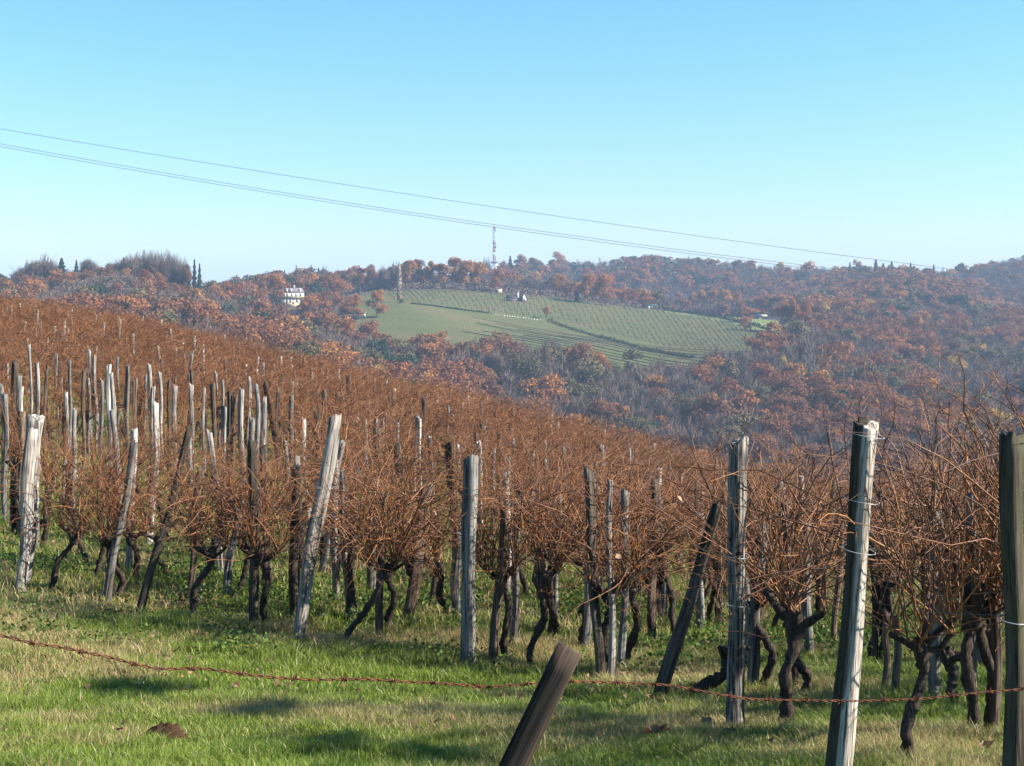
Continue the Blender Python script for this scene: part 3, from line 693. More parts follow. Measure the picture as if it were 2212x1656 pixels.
tag(link('undergrowth', a.mesh('undergrowth', M_BARE)), 'dark undergrowth at the foot of the trees along the far ridges', 'undergrowth', kind='stuff')
hedge('hedge', [(890, 798), (980, 802), (1060, 808)], .7, 'thin dark hedge crossing the far field left of the white blocks', M_EVER, 12)
for i, u in enumerate(np.linspace(1070, 1166, 17)):
    p = onground(u + rng.normal(0, .8), 806 + rng.normal(0, 1)); s = rng.uniform(.22, .5); aa = Acc(); aa.add(*box((0, 0, s * .4), (s * 1.5, s, s * .8), rng.random())); aa.add(*box((s * .2, 0, s * .9), (s * .8, s * .6, s * .3), rng.random()))
    tag(link('white_block', aa.mesh('white_block', M_WHITE), None, p), f"tiny white block, {'leftmost' if i == 0 else ORD[i] + ' from the left'}, in the row across the far field", 'block', 'white blocks in a line across the far field')

# ------------------------------------------------------------------ buildings
def villa():
    p = onground(628, 800); o = empty('villa', p + np.array([0, 0, 1.2]), R(32)); tag(o, 'cream villa with slate mansard roof and three dormers in the wood', 'house')
    W_, D_, = 13.0, 8.0; z0 = -2.0; b = Acc()
    b.add(*box((0, 0, (3.3 + z0) / 2), (W_, D_, 3.3 - z0))); b.add(*box((0, 0, 4.95), (W_, D_, 3.0)))
    link('wall', b.mesh('wall', M_CREAM), o)
    b = Acc(); b.add(*box((0, -D_ / 2 - .5, 3.35), (W_ + .2, 1.0, .2))); b.add(*box((0, -D_ / 2 - .98, 3.85), (W_ + .2, .06, .8))); link('balcony', b.mesh('balcony', M_OLIVEG), o)
    # mansard roof
    V_ = np.array([[-W_/2-.3,-D_/2-.3,6.45],[W_/2+.3,-D_/2-.3,6.45],[W_/2+.3,D_/2+.3,6.45],[-W_/2-.3,D_/2+.3,6.45],[-W_/2+.9,-D_/2+1.1,9.1],[W_/2-.9,-D_/2+1.1,9.1],[W_/2-.9,D_/2-1.1,9.1],[-W_/2+.9,D_/2-1.1,9.1]])
    F_ = [[0,1,5,4],[1,2,6,5],[2,3,7,6],[3,0,4,7],[4,5,6,7],[3,2,1,0]]
    rf = link('roof', mesh('roof', V_, F_, M_SLATE), o)
    b = Acc(); b.add(*box((2.5, 1, 9.8), (.7, .7, 1.6))); link('chimney', b.mesh('chimney', M_CREAM), rf)
    for x in (-4.1, -1.5, 4.0):
        b = Acc(); b.add(*box((x, -D_/2 + .35, 7.6), (.9, .9, 1.5))); b.add(*box((x, -D_/2 + .3, 8.45), (1.2, 1.1, .2))); d = link('dormer', b.mesh('dormer', M_WHITE), rf)
        b = Acc(); b.add(*box((x, -D_/2 - .12, 7.55), (.45, .04, .9))); link('pane', b.mesh('pane', M_GLASS), d)
    for x, z in [(-4.0, 5.0), (-1.3, 5.0), (1.4, 5.0), (4.0, 5.0), (-4.2, 1.8), (-2.2, 1.8), (2.0, 1.8), (4.3, 1.8)]:
        b = Acc()
        for s in (-1, 1): b.add(*box((x + s * .85, -D_/2 - .05, z), (.55, .08, 2.1)))
        b.add(*box((x, -D_/2 - .05, z + 1.1), (1.1, .08, .12)))
        wn = link('window', b.mesh('window', M_WHITE), o); b = Acc(); b.add(*box((x, -D_/2 - .02, z), (1.1, .05, 2.0))); link('pane', b.mesh('pane', M_GLASS), wn)
    b = Acc(); b.add(*box((0, -D_/2 - .04, 1.2), (1.3, .1, 2.6))); link('door', b.mesh('door', M_TAN), o)
M_OLIVEG = plain('olive_railing', (.20, .18, .10))
villa()
def gable_house():
    p = onground(1130, 862); o = empty('gable_house', p + np.array([0, 0, .2]), R(30), .8); tag(o, 'house with steep white gable and long dark roof above the far field', 'house')
    w_, L, h = 5.4, 13.0, 5.4
    b = Acc(); b.add(*box((-L / 2 + .2, 2.4, .3), (L - .8, 3.6, 2.6))); link('wall', b.mesh('wall', M_SLATE), o)
    # gable facing viewer at right end (triangle prism), roof running left
    V_ = np.array([[-w_/2, -2.2, 0], [w_/2, -2.2, 0], [0.15, -2.2, h], [-.15, -2.2, h], [-w_/2, 0, 0], [w_/2, 0, 0], [.15, 0, h], [-.15, 0, h]]); F_ = [[0,1,2,3],[5,4,7,6],[0,4,5,1],[1,5,6,2],[3,2,6,7],[4,0,3,7]]
    g_ = link('gable', mesh('gable', V_, F_, M_WHITE), o); b = Acc(); b.add(*box((0, -2.24, 1.3), (1.3, .06, 2.0))); b.add(*box((0, -2.24, 3.3), (.9, .06, .9))); link('window', b.mesh('window', M_TAN), g_)
    b = Acc()
    for s in (-1, 1):
        V_ = np.array([[s*(w_/2+.35), -2.6, -.25], [s*(w_/2+.35), 4, -.25], [0, 4, h+.35], [0, -2.6, h+.35], [s*(w_/2+.1), -2.6, -.25], [s*(w_/2+.1), 4, -.25], [0, 4, h+.1], [0, -2.6, h+.1]])
        b.add(V_, [[0,1,2,3],[7,6,5,4],[0,3,7,4],[1,5,6,2],[0,4,5,1],[3,2,6,7]])
    y0, y1, zz = 0.2, 4.6, 4.6
    V_ = np.array([[-L, y0, 1.9], [-1.2, y0, 1.9], [-1.2, (y0+y1)/2, zz], [-L, (y0+y1)/2, zz], [-L, y1, 1.9], [-1.2, y1, 1.9], [-L, y0, 1.7], [-1.2, y0, 1.7]])
    b.add(V_, [[0,1,2,3],[3,2,5,4],[0,6,7,1],[0,3,4,6],[1,7,5,2],[6,4,5,7]])
    rf = link('roof', b.mesh('roof', M_DROOF), o); b = Acc(); b.add(*box((-4.2, .6, 3.6), (.75, .75, 4.8))); b.add(*box((-4.2, .6, 6.05), (.95, .95, .2))); link('chimney', b.mesh('chimney', M_WHITE), rf)
gable_house()
def shed(u, D, L, W_, H, rz, lab, wm, rm, name='shed', cat='shed', endw=True):
    p = onground(u, D); o = empty(name, p + np.array([0, 0, -.3]), rz); tag(o, lab, cat)
    b = Acc(); b.add(*box((0, 0, H / 2), (L, W_, H))); link('wall', b.mesh('wall', wm), o)
    V_ = np.array([[-L/2-.3,-W_/2-.3,H+.02],[L/2+.3,-W_/2-.3,H+.02],[L/2+.3,W_/2+.3,H+.02],[-L/2-.3,W_/2+.3,H+.02],[-L/2-.3,0,H+W_*.28],[L/2+.3,0,H+W_*.28]])
    V_ = np.vstack([V_, V_[4:6]]); link('roof', mesh('roof', V_, [[0,1,5,4],[2,3,4,5],[0,4,7-0*1,3] if False else [3,0,4,6],[1,2,5,7],[3,2,1,0]], rm), o)
    if endw: b = Acc(); b.add(*box((L / 2 + .06, 0, H * .5), (.1, W_ * .9, H))); link('end_wall', b.mesh('end_wall', M_WHITE), o)
    b = Acc(); b.add(*box((-L * .2, -W_ / 2 - .04, H * .42), (1.6, .08, H * .8))); link('door', b.mesh('door', M_TAN), o)
shed(1404, 903, 9.5, 3.2, 2.2, R(28), 'long low dark shed with white end at the field edge', M_DGREEN, M_DGREEN)
shed(1642, 985, 9, 6, 2.2, R(10), 'low pale building on the lane behind the meadow', M_TAN, plain('pale_roof', (.30, .27, .22)), 'farm_building', 'building', False)
shed(1150, 1290, 9, 6, 4.5, R(20), 'small pale house half hidden in trees right of the mast', M_TAN, M_SLATE, 'cottage', 'house', False)
shed(1903, 1190, 6, 5, 4, R(-10), 'white speck of a house in the right hand wood', M_WHITE, M_SLATE, 'cottage', 'house', False)
shed(1078, 893.5, 3.0, 2, 1.8, R(25), 'tiny pale hut under the last oak of the row', M_TAN, M_CREAM, 'hut', 'hut', False)
p = onground(741, 792); b = Acc()
for k in range(6): b.add(*box((k * 1.6, 0, .65 + .02 * (k % 2)), (1.58, .4, 1.3)))
tag(link('garden_wall', b.mesh('garden_wall', M_CREAM), None, p - np.array([4, 0, -2])), 'low cream garden wall seen through the russet pasture oaks', 'wall')
# country lane beyond the meadow
us = np.linspace(1625, 1700, 30); Dl = np.linspace(960, 940, 30); a = Acc()
L_ = np.stack([X(us, Dl), Dl, gz(X(us, Dl), Dl) + .5], 1); Rr_ = np.stack([X(us, Dl + 9), Dl + 9, gz(X(us, Dl + 9), Dl + 9) + .5], 1)
V_ = np.concatenate([L_, Rr_]); F_ = np.array([[i, i + 1, i + 31, i + 30] for i in range(29)])
tag(link('lane', mesh('lane', V_, F_, plain('lane_asphalt', (.38, .38, .38)))), kind='structure')
# utility pole by the pasture oaks
p = onground(787, 715); o = empty('utility_pole', p); tag(o, 'grey double utility pole standing between the russet pasture oaks', 'pole')
for s in (-1, 1): link('pole', (lambda q: (q.add(*bar((s * .9, 0, -.5), (s * .45, 0, 9), .22, 6)), q.mesh('pole', W_GREY))[1])(Acc()), o)
b = Acc(); b.add(*box((0, -.4, 7.8), (2.4, .2, .2))); b.add(*box((0, -.5, 6.2), (1.2, .8, 1.2))); link('crossarm', b.mesh('crossarm', M_STEEL), o)
# radio mast
def mast():
    D = 1330.0; p = onground(1068, D); zt = (VH - 490) / FU * D; H = zt - p[2]; o = empty('radio_mast', p); tag(o, 'red and white lattice radio mast on the skyline', 'mast')
    wb, wt = 2.6, .75; half = lambda z: wb + (wt - wb) * min(1, z / (H * .55)) ** .8
    nlev = 16; zl = np.linspace(0, H, nlev + 1)
    for s in range(nlev):
        f = (s + .5) / nlev
        red = s in (6, 7, 9, 10, 11, 15); a = Acc(); z0, z1 = zl[s], zl[s + 1]; h0, h1 = half(z0), half(z1); rr3 = .30 if s < 6 else .26
        c0 = [(-h0, -h0, z0), (h0, -h0, z0), (h0, h0, z0), (-h0, h0, z0)]; c1 = [(-h1, -h1, z1), (h1, -h1, z1), (h1, h1, z1), (-h1, h1, z1)]
        for k in range(4):
            a.add(*bar(c0[k], c1[k], rr3 * 1.3)); a.add(*bar(c0[k], c1[(k + 1) % 4], rr3 * .6)); a.add(*bar(c1[k], c1[(k + 1) % 4], rr3 * .6)); a.add(*bar(c0[(k + 1) % 4], c1[k], rr3 * .6))
        link('lattice_section', a.mesh('lattice_section', M_RED if red else M_WHITE), o)
    a = Acc()
    for k in range(10):
        t0, t1 = k * .628, (k + 1) * .628; a.add(*box((math.cos(t0) * 2.6, math.sin(t0) * 2.6, H * .40), (1.5, 1.0, 1.1), t0))
    a.add(*box((0, 0, H * .385), (5, 5, .25))); link('platform', a.mesh('platform', M_SLATE), o)
    for z, x in ((H * .93, .9), (H * .72, -1.0), (H * .66, 1.2), (H * .58, -1.3), (H * .52, -1.5)):
        a = Acc(); a.add(*tubes(np.array([[[x, -1.2, z], [x, -.7, z], [x, -.5, z]]]), np.array([[.75, .75, .2]]), 8)); a.add(*bar((x, -.6, z), (0, 0, z), .1)); link('dish_antenna', a.mesh('dish_antenna', M_WHITE), o)
    a = Acc(); a.add(*bar((-1.3, 0, H * .3), (-1.8, 0, H * .97), .12)); a.add(*bar((0, 0, H), (-.6, 0, H + 7), .13)); a.add(*bar((-.8, 0, H + 4), (.1, 0, H + 4), .08)); link('antenna', a.mesh('antenna', M_STEEL), o)
mast()

# ------------------------------------------------------------------ vine stakes
def post_mesh(name, r, L, wd, shape='square', mt=W_GREY, bend=.0, rings=18, sides=16, asp=1.0, jag=.015, groove=.10, taper=.06):
    th = np.arange(sides) * 2 * np.pi / sides + r.uniform(-.1, .1); s = np.linspace(0, 1, rings)
    if shape == 'square': base = 1 / np.maximum(np.abs(np.cos(th)), np.abs(np.sin(th))) ** .85
    elif shape == 'wedge': base = 1 + .28 * np.cos(3 * th)
    else: base = np.ones(sides)
    g = r.normal(0, groove, sides); g2 = r.normal(0, groove * .5, (rings, sides)); g2 = (g2 + np.roll(g2, 1, 0) + np.roll(g2, 2, 0)) / 2
    wv = 1 - taper * s + .09 * np.sin(s * r.uniform(3, 7) + r.uniform(0, 6))
    rad = wd / 2 * base[None] * (1 + g[None] + g2) * wv[:, None] * .93
    cx = bend * np.sin(s * np.pi) + .016 * np.sin(s * 8 + r.uniform(0, 6)); cy = bend * .4 * np.sin(s * np.pi * 1.5)
    V = np.stack([cx[:, None] + rad * np.cos(th)[None], cy[:, None] + rad * asp * np.sin(th)[None], np.broadcast_to((s * L)[:, None], rad.shape)], -1)
    jz = r.normal(0, jag, sides) + wd * .25 * np.cos(th + r.uniform(0, 6)); V[-1, :, 2] += jz
    c = V[-1].mean(0); t1 = c + (V[-1] - c) * .5 + np.array([0, 0, -.004]); t2 = c + (V[-1] - c) * .02 + np.array([0, 0, -.006])
    V = np.concatenate([V, t1[None], t2[None]]); n = len(V)
    idx = np.arange(n * sides).reshape(n, sides); F = np.stack([idx[:-1], np.roll(idx, -1, 1)[:-1], np.roll(idx, -1, 1)[1:], idx[1:]], -1).reshape(-1, 4)
    return mesh(name, V.reshape(-1, 3), F, mt, False)
def aim(o, base, top, yaw):
    d = Vector(top - base).normalized(); q = Vector((0, 0, 1)).rotation_difference(d)
    o.rotation_mode = 'XYZ'; o.rotation_euler = (q.to_matrix() @ Matrix.Rotation(yaw, 3, 'Z')).to_euler(); o.location = base
HERO = []
def tie(o, zs, wd):
    for z in zs:
        k = 14; t_ = np.linspace(0, 2 * np.pi, k); rr4 = wd * .70
        Pp = np.stack([np.cos(t_) * rr4, np.sin(t_) * rr4, z + .01 * np.sin(t_ * 1.0)], 1)
        a = Acc(); a.add(*tubes(Pp[None], .0022, 4)); a.add(*tubes(np.array([[[rr4, 0, z], [rr4 + .03, -.01, z + .012], [rr4 + .045, -.02, z - .01]]]), .0025, 4))
        link('wire_tie', a.mesh('wire_tie', M_WIRE), o)
def stake(ub, vb, ut, vt, wpx, mt, shape, yaw, label, D=None, dy=0.0, bend=0.0, asp=1.0, ties=(), seed=0, groove=.10, taper=.06, name='vine_stake'):
    D = D or hit(ub, vb); base = np.array([X(ub, D), D, gzs(X(ub, D), D)]); top = P(ut, vt, D + dy); base = base - (top - base) / np.linalg.norm(top - base) * .08
    L = np.linalg.norm(top - base); wd = wpx / FU * D
    if shape == 'square': wd /= (abs(math.cos(R(yaw))) + abs(math.sin(R(yaw)))) ** .8
    r = np.random.default_rng(seed + int(ub))
    o = link(name, post_mesh(name, r, L, wd * .92, shape, mt, bend, 18, 16, asp, .012, groove, taper)); aim(o, base, top, R(yaw))
    tag(o, label, 'stake', 'vineyard stakes'); tie(o, [L * q for q in ties], wd); HERO.append((base[0], base[1])); return o
B = [
 (44, 1278, 66, 930, 27, W_PALE, 'wedge', 20, 'split grey stake beside the paddle shaped board at the left end', {}),
 (56, 1262, 76, 903, 31, W_PALE, 'square', 10, 'broad pale paddle shaped stake at the left end of the front row', dict(D=16.6, asp=.4, taper=-.25)),
 (303, 1325, 413, 925, 25, W_DARK, 'square', 30, 'dark square stake leaning strongly right in the left part of the front row', {}),
 (550, 1361, 546, 953, 24, W_DARK, 'square', 38, 'upright dark square stake with thin lit right edge left of the leaning pale one', {}),
 (641, 1386, 724, 900, 37, W_PALE, 'square', 22, 'broad pale stake leaning right with lacy shadows on it', dict(ties=(.58, .70))),
 (1010, 1440, 1015, 990, 34, W_GREY, 'square', 72, 'smooth upright grey stake wholly in shade in the middle of the front row', dict(bend=.01)),
 (230, 1300, 291, 960, 26, W_GREY, 'square', 30, 'grey stake leaning slightly right between the paddle board and the dark leaning stake', {}),
 (818, 1380, 828, 1068, 21, W_BROWN, 'square', 40, 'short dark stake with white right edge behind the crossing vine trunks', {}),
 (877, 1352, 920, 1050, 27, W_BROWN, 'wedge', 5, 'brown leaning stake right of the crossing vine trunks', {}),
 (1064, 1427, 1092, 1090, 26, W_BROWN, 'square', 60, 'brown slanted stake just right of the smooth shaded stake', {}),
 (1294, 1470, 1268, 1015, 23, W_DARK, 'wedge', 10, 'tall thin dark stake leaning left beside the black vine stump', {}),
 (1322, 1445, 1316, 1040, 16, W_PALE, 'square', 30, 'narrow stake with bright white edge behind the black vine stump', dict(D=12.9)),
 (1344, 1452, 1352, 1060, 20, W_GREY, 'square', 25, 'bluish grey stake right of the black vine stump', {}),
 (1424, 1510, 1556, 1090, 33, W_DARK, 'square', 50, 'dark stake leaning right against the knotted grey post', dict(bend=-.03)),
 (1588, 1577, 1590, 955, 52, W_KNOT, 'square', 55, 'knotted grey split post with deep grooves right of the centre', dict(bend=.02, groove=.16, ties=(.46, .62))),
 (1812, 1712, 1874, 915, 72, W_SHADE_SIDE, 'square', 52, 'tall square post with black left face and glaring white right face', dict(ties=(.67, .8, .97), groove=.06)),
 (2192, 1790, 2186, 940, 62, W_MOSS, 'square', 40, 'dark mossy square post cut by the right edge of the picture', dict(ties=(.55,), groove=.05)),
 (2022, 1524, 2026, 1100, 33, W_GREY, 'round', 0, 'round grey stake between the white faced post and the mossy post', {}),
 (1938, 1512, 1936, 1330, 20, W_BROWN, 'square', 30, 'short brown stump stake right of the white faced post', {}),
 (1912, 1500, 1918, 1325, 15, W_BROWN, 'square', 20, 'thin short brown stake left of the short stump stake', {}),
 (2105, 1590, 2098, 1066, 27, W_GREY, 'square', 35, 'slim grey stake just left of the mossy post', {}),
 (1622, 1492, 1648, 1130, 27, W_GREY, 'square', 25, 'grey stake half hidden right behind the knotted grey post', {}),
 (1716, 1480, 1692, 1088, 21, W_DARK, 'square', 15, 'dark stake behind the thick vine left of the white faced post', {}),
 (486, 1290, 515, 1100, 25, W_GREY, 'square', 20, 'grey slanted stake seen left of the upright dark square stake', {}),
 (634, 1340, 640, 1010, 26, W_DARK, 'square', 30, 'black stake in shade just left of the broad pale leaning stake', dict(D=15.3)),
 (724, 1300, 722, 1000, 23, W_PALE, 'square', 42, 'stake with pale left edge right behind the broad pale leaning stake', {}),
 (408, 1300, 432, 1010, 20, W_BROWN, 'square', 20, 'thin brown stake right of the dark leaning stake', {}),
 (800, 1275, 812, 1040, 24, W_GREY, 'square', 20, 'grey stake behind the crossing vine trunks on the left', {}),
 (984, 1330, 990, 1150, 24, W_GREY, 'square', 20, 'bluish stake left behind the smooth shaded stake', {}),
 (935, 1310, 950, 1090, 18, W_BROWN, 'square', 20, 'thin brown stake left of the bluish one behind the shaded stake', {}),
 (1110, 1400, 1118, 1080, 20, W_GREY, 'square', 40, 'grey stake between the two black trunks right of the shaded stake', {}),
 (1510, 1370, 1512, 1110, 20, W_GREY, 'square', 20, 'grey stake seen under the canes left of the knotted post', {}),
 (1745, 1420, 1740, 1130, 24, W_GREY, 'square', 30, 'pale grey stake behind the thick vine trunk', {}),
 (1800, 1395, 1818, 1140, 16, W_BROWN, 'square', 30, 'thin stake just left of the white faced post', {}),
 (2150, 1600, 2148, 1075, 24, W_BROWN, 'square', 20, 'reddish brown stake hard against the left side of the mossy post', dict(D=9.2)),
]
for b in B: stake(*b[:9], **b[9])
# tall stakes standing clear of the canes on the left
TT = [(65,745,27,9,W_PALE),(79,785,25.5,12,W_PALE),(31,783,26,20,W_DARK),(152,780,28,9,W_GREY),(195,757,30,9,W_PALE),(204,768,30,9,W_PALE),(234,790,27,11,W_PALE),(242,806,25,12,W_PALE),(275,790,28,12,W_GREY),
 (322,788,28,10,W_PALE),(331,838,24,14,W_PALE),(378,833,24,15,W_PALE),(415,832,24,11,W_PALE),(412,802,25,10,W_DARK),(461,829,24,15,W_BROWN),(495,845,23,13,W_DARK),(521,842,23,15,W_PALE),(557,850,24,12,W_GREY),(600,840,27,10,W_BROWN),
 (630,856,27,11,W_GREY),(145,848,23,13,W_PALE),(219,822,24,10,W_GREY),(290,818,26,11,W_BROWN),(5,830,21,10,W_PALE),(13,852,21,13,W_GREY),(98,800,26,9,W_BROWN),(365,822,26,9,W_DARK),(440,838,25,8,W_GREY),(570,858,23,12,W_PALE),(654,905,22,12,W_PALE),
 (120,765,31,8,W_GREY),(255,772,32,8,W_GREY),(42,812,23,12,W_GREY),(181,800,25,11,W_BROWN),(345,806,27,9,W_PALE),(480,822,28,8,W_GREY),(540,815,30,8,W_PALE),(905,905,26,10,W_PALE),(812,905,24,11,W_GREY),(826,908,25,8,W_PALE),(858,915,25,7,W_PALE),(1100,990,21,10,W_GREY),(988,962,23,9,W_PALE),(930,945,24,9,W_PALE),(1068,970,23,9,W_GREY)]
TT.sort()
TN = {W_PALE.name: 'whitish', W_GREY.name: 'grey', W_DARK.name: 'dark', W_BROWN.name: 'brown'}
for i, (u, v, D, wp, mt) in enumerate(TT):
    lean = rng.normal(0, 5)
    zn = lambda u: 0 if u < 50 else 1 if u < 110 else 2 if u < 250 else 3 if u < 450 else 4 if u < 660 else 5 if u < 940 else 6
    where = ['at the left edge', 'above the paddle board', 'above the grey leaning stake', 'above the dark leaning stake', 'above the upright dark stake', 'above the crossing trunks', 'above the smooth shaded stake'][zn(u)]
    same = [t for t in TT if zn(t[0]) == zn(u)]; j = same.index((u, v, D, wp, mt))
    g_ = onground(u + lean, D); ub_, vb_ = uv(g_)
    stake(ub_, vb_, u, v, wp, mt, 'square', rng.uniform(0, 60), f"tall {TN[mt.name]} background stake {where}, " + ('leftmost there' if j == 0 else f'{ORD[j]} from the left there'), D=D, seed=i)

# ------------------------------------------------------------------ grapevines
def trunk_path(r, base, head, k=9, wob=.05):
    s = np.linspace(0, 1, k)[:, None]; p = base + (head - base) * s
    off = np.stack([np.sin(s[:, 0] * r.uniform(3, 6) + r.uniform(0, 6)), np.sin(s[:, 0] * r.uniform(3, 6) + r.uniform(0, 6)), np.zeros(k)], 1) * wob
    off *= np.sin(s * np.pi) ** .7 + .0; return p + off
def vine_wood(r, bases, head, rad=.036, arms=5):
    a = Acc()
    for b in bases:
        p = trunk_path(r, np.array(b, float), head, 20, r.uniform(.03, .08)) + r.normal(0, .004, (20, 3)); p[0, 2] -= .06
        rr5 = rad * (1.05 - .2 * np.linspace(0, 1, 20)) * r.uniform(.78, 1.25, 20); rr5[0] *= 1.35; rr5[-1] *= 1.2
        V_, F_ = tubes(p[None], rr5[None], 10); V_ += r.normal(0, rad * .15, V_.shape); a.add(V_, F_)
    tips = []
    for i in range(arms):
        th = r.uniform(0, 6.28); L = r.uniform(.08, .26); e = head + np.array([math.cos(th) * L, math.sin(th) * L, L * r.uniform(.25, 1.0)]); m_ = (head + e) / 2 + r.normal(0, .015, 3) - np.array([0, 0, .01])
        V_, F_ = tubes(np.array([[head - [0, 0, .02], m_, e, e + (e - m_) * .15]]), np.array([[.95, .75, .62, .25]]) * rad * r.uniform(.6, .95), 7); V_ += r.normal(0, rad * .12, V_.shape); a.add(V_, F_); tips.append(e)
    # knobbly head
    V_, F_ = tubes(np.array([[head + [0, 0, -.09], head + [0, 0, -.03], head + [0, .01, .03], head + [0, 0, .075]]]), np.array([[.8, 1.6, 1.5, .3]]) * rad, 9); V_ += r.normal(0, rad * .2, V_.shape); a.add(V_, F_)
    return a, np.array(tips)
def canes(r, tips, n, L0, L1, rad=.0045, k=9, sides=4, tw=5, spread=.62, bias=(0, 0), sag=.10, tn=4, trd=.0017, tangle=.34, zmin=0.0):
    L = r.uniform(L0, L1, n); st = tips[r.integers(0, len(tips), n)] + r.normal(0, .02, (n, 3))
    th = r.uniform(0, 6.28, n); el = np.abs(r.normal(0, spread, n)); dr = np.stack([np.cos(th) * np.sin(el) + bias[0], np.sin(th) * np.sin(el) + bias[1], np.cos(el) * .9 + .15], 1); dr /= np.linalg.norm(dr, axis=1, keepdims=True)
    tg = r.random(n) < tangle; m_ = int(tg.sum())
    st[tg] = tips.mean(0) + np.stack([r.normal(0, .26, m_), r.normal(0, .26, m_), r.uniform(.1, .7, m_)], 1)
    dt = r.normal(size=(m_, 3)) * [1, 1, .55] + [0, 0, .22]; dr[tg] = dt / np.linalg.norm(dt, axis=1, keepdims=True); L[tg] *= .75
    Pn = np.zeros((n, k, 3)); Pn[:, 0] = st; dcur = dr.copy(); step = (L / (k - 1))[:, None]
    for j in range(1, k):
        dcur = dcur + r.normal(0, .15, (n, 3)) + np.array([0, 0, -sag]) * (j / k) * r.uniform(0, 2.0, n)[:, None] * (1.2 - dr[:, 2:3]) ; dcur /= np.linalg.norm(dcur, axis=1, keepdims=True)
        Pn[:, j] = Pn[:, j - 1] + dcur * step
    if zmin > 0: keep = Pn[:, :, 2].min(1) > zmin; Pn = Pn[keep]; n = len(Pn)
    rd = rad * r.uniform(.65, 1.2, n)[:, None] * (1.1 - .8 * np.linspace(0, 1, k))[None]
    Pn[:, :, 2] = np.maximum(Pn[:, :, 2], .12)
    a = Acc(); rv = r.random(n)
    V_, F_ = tubes(Pn, rd, sides); a.add(V_, F_, np.repeat(rv, k * sides))
    if tw:
        m = n * tw; ci = np.repeat(np.arange(n), tw); jj = r.integers(1, k - 1, m); f = r.random(m)[:, None]
        b = Pn[ci, jj] * (1 - f) + Pn[ci, jj + 1] * f; T = Pn[ci, jj + 1] - Pn[ci, jj]; T /= np.linalg.norm(T, axis=1, keepdims=True)
        d = T * .7 + r.normal(0, .7, (m, 3)); d /= np.linalg.norm(d, axis=1, keepdims=True); ln = r.gamma(1.6, .085, m)[:, None] + .03
        Pt = np.zeros((m, tn, 3)); Pt[:, 0] = b
        for j in range(1, tn):
            d = d + r.normal(0, .28, (m, 3)) + np.array([0, 0, .05]); d /= np.linalg.norm(d, axis=1, keepdims=True); Pt[:, j] = Pt[:, j - 1] + d * ln / (tn - 1)
        V_, F_ = tubes(Pt, (trd * r.uniform(.7, 1.5, m)[:, None] * np.linspace(1.2, .6, tn)[None]), 3); a.add(V_, F_, np.repeat(rv[ci], tn * 3))
    return a, Pn
def dead_leaves(r, Pn, n):
    a = Acc(); i = r.integers(0, len(Pn), n); j = r.integers(1, Pn.shape[1], n); C = Pn[i, j] + r.normal(0, .02, (n, 3)); C[:, 2] = np.minimum(C[:, 2], 1.55); V_, F_ = frame_quads(C, r.normal(size=(n, 3)), r.uniform(.025, .06, n), 1.1, r); a.add(V_, F_, .2); return a
def grapevine(base, bases, head, label, n=55, L=(.7, 1.4), rad=.036, seed=0, bias=(0, 0), spread=.9, leaves=3, cr_=.0058, sag=.24, tw=5):
    r = np.random.default_rng(seed); o = empty('grapevine', base); tag(o, label, 'grapevine', 'grapevines in the near vineyard')
    a, tips = vine_wood(r, bases, np.array(head, float), rad); link('trunk', a.mesh('trunk', M_VBARK, True), o)
    nc_ = int(n * (1.25 if base[0] < 0 else .85)); ll = 1.25 if base[0] < 0 else 1.1
    nc_ = int(nc_ * 1.2)
    c, Pn = canes(r, tips, nc_, L[0] * ll, L[1] * ll, cr_, 10, 5, tw, spread, bias, sag, 4, .0022, .34 if base[0] < 1.2 else .22, .56 if base[0] < 0 else .62 if base[0] < 1.2 else .72); V_, F_, A_ = c.get(); zc = 1.72 if base[0] < 1.0 else 1.95; V_[:, 2] = np.where(V_[:, 2] > zc, zc + (V_[:, 2] - zc) * .5, V_[:, 2])
    link('canes', mesh('canes', V_, F_, M_CANE, True, {'rnd': A_}), o)
    if leaves: link('dead_leaves', dead_leaves(r, Pn, leaves).mesh('dead_leaves', M_DLEAF), o)
    return o
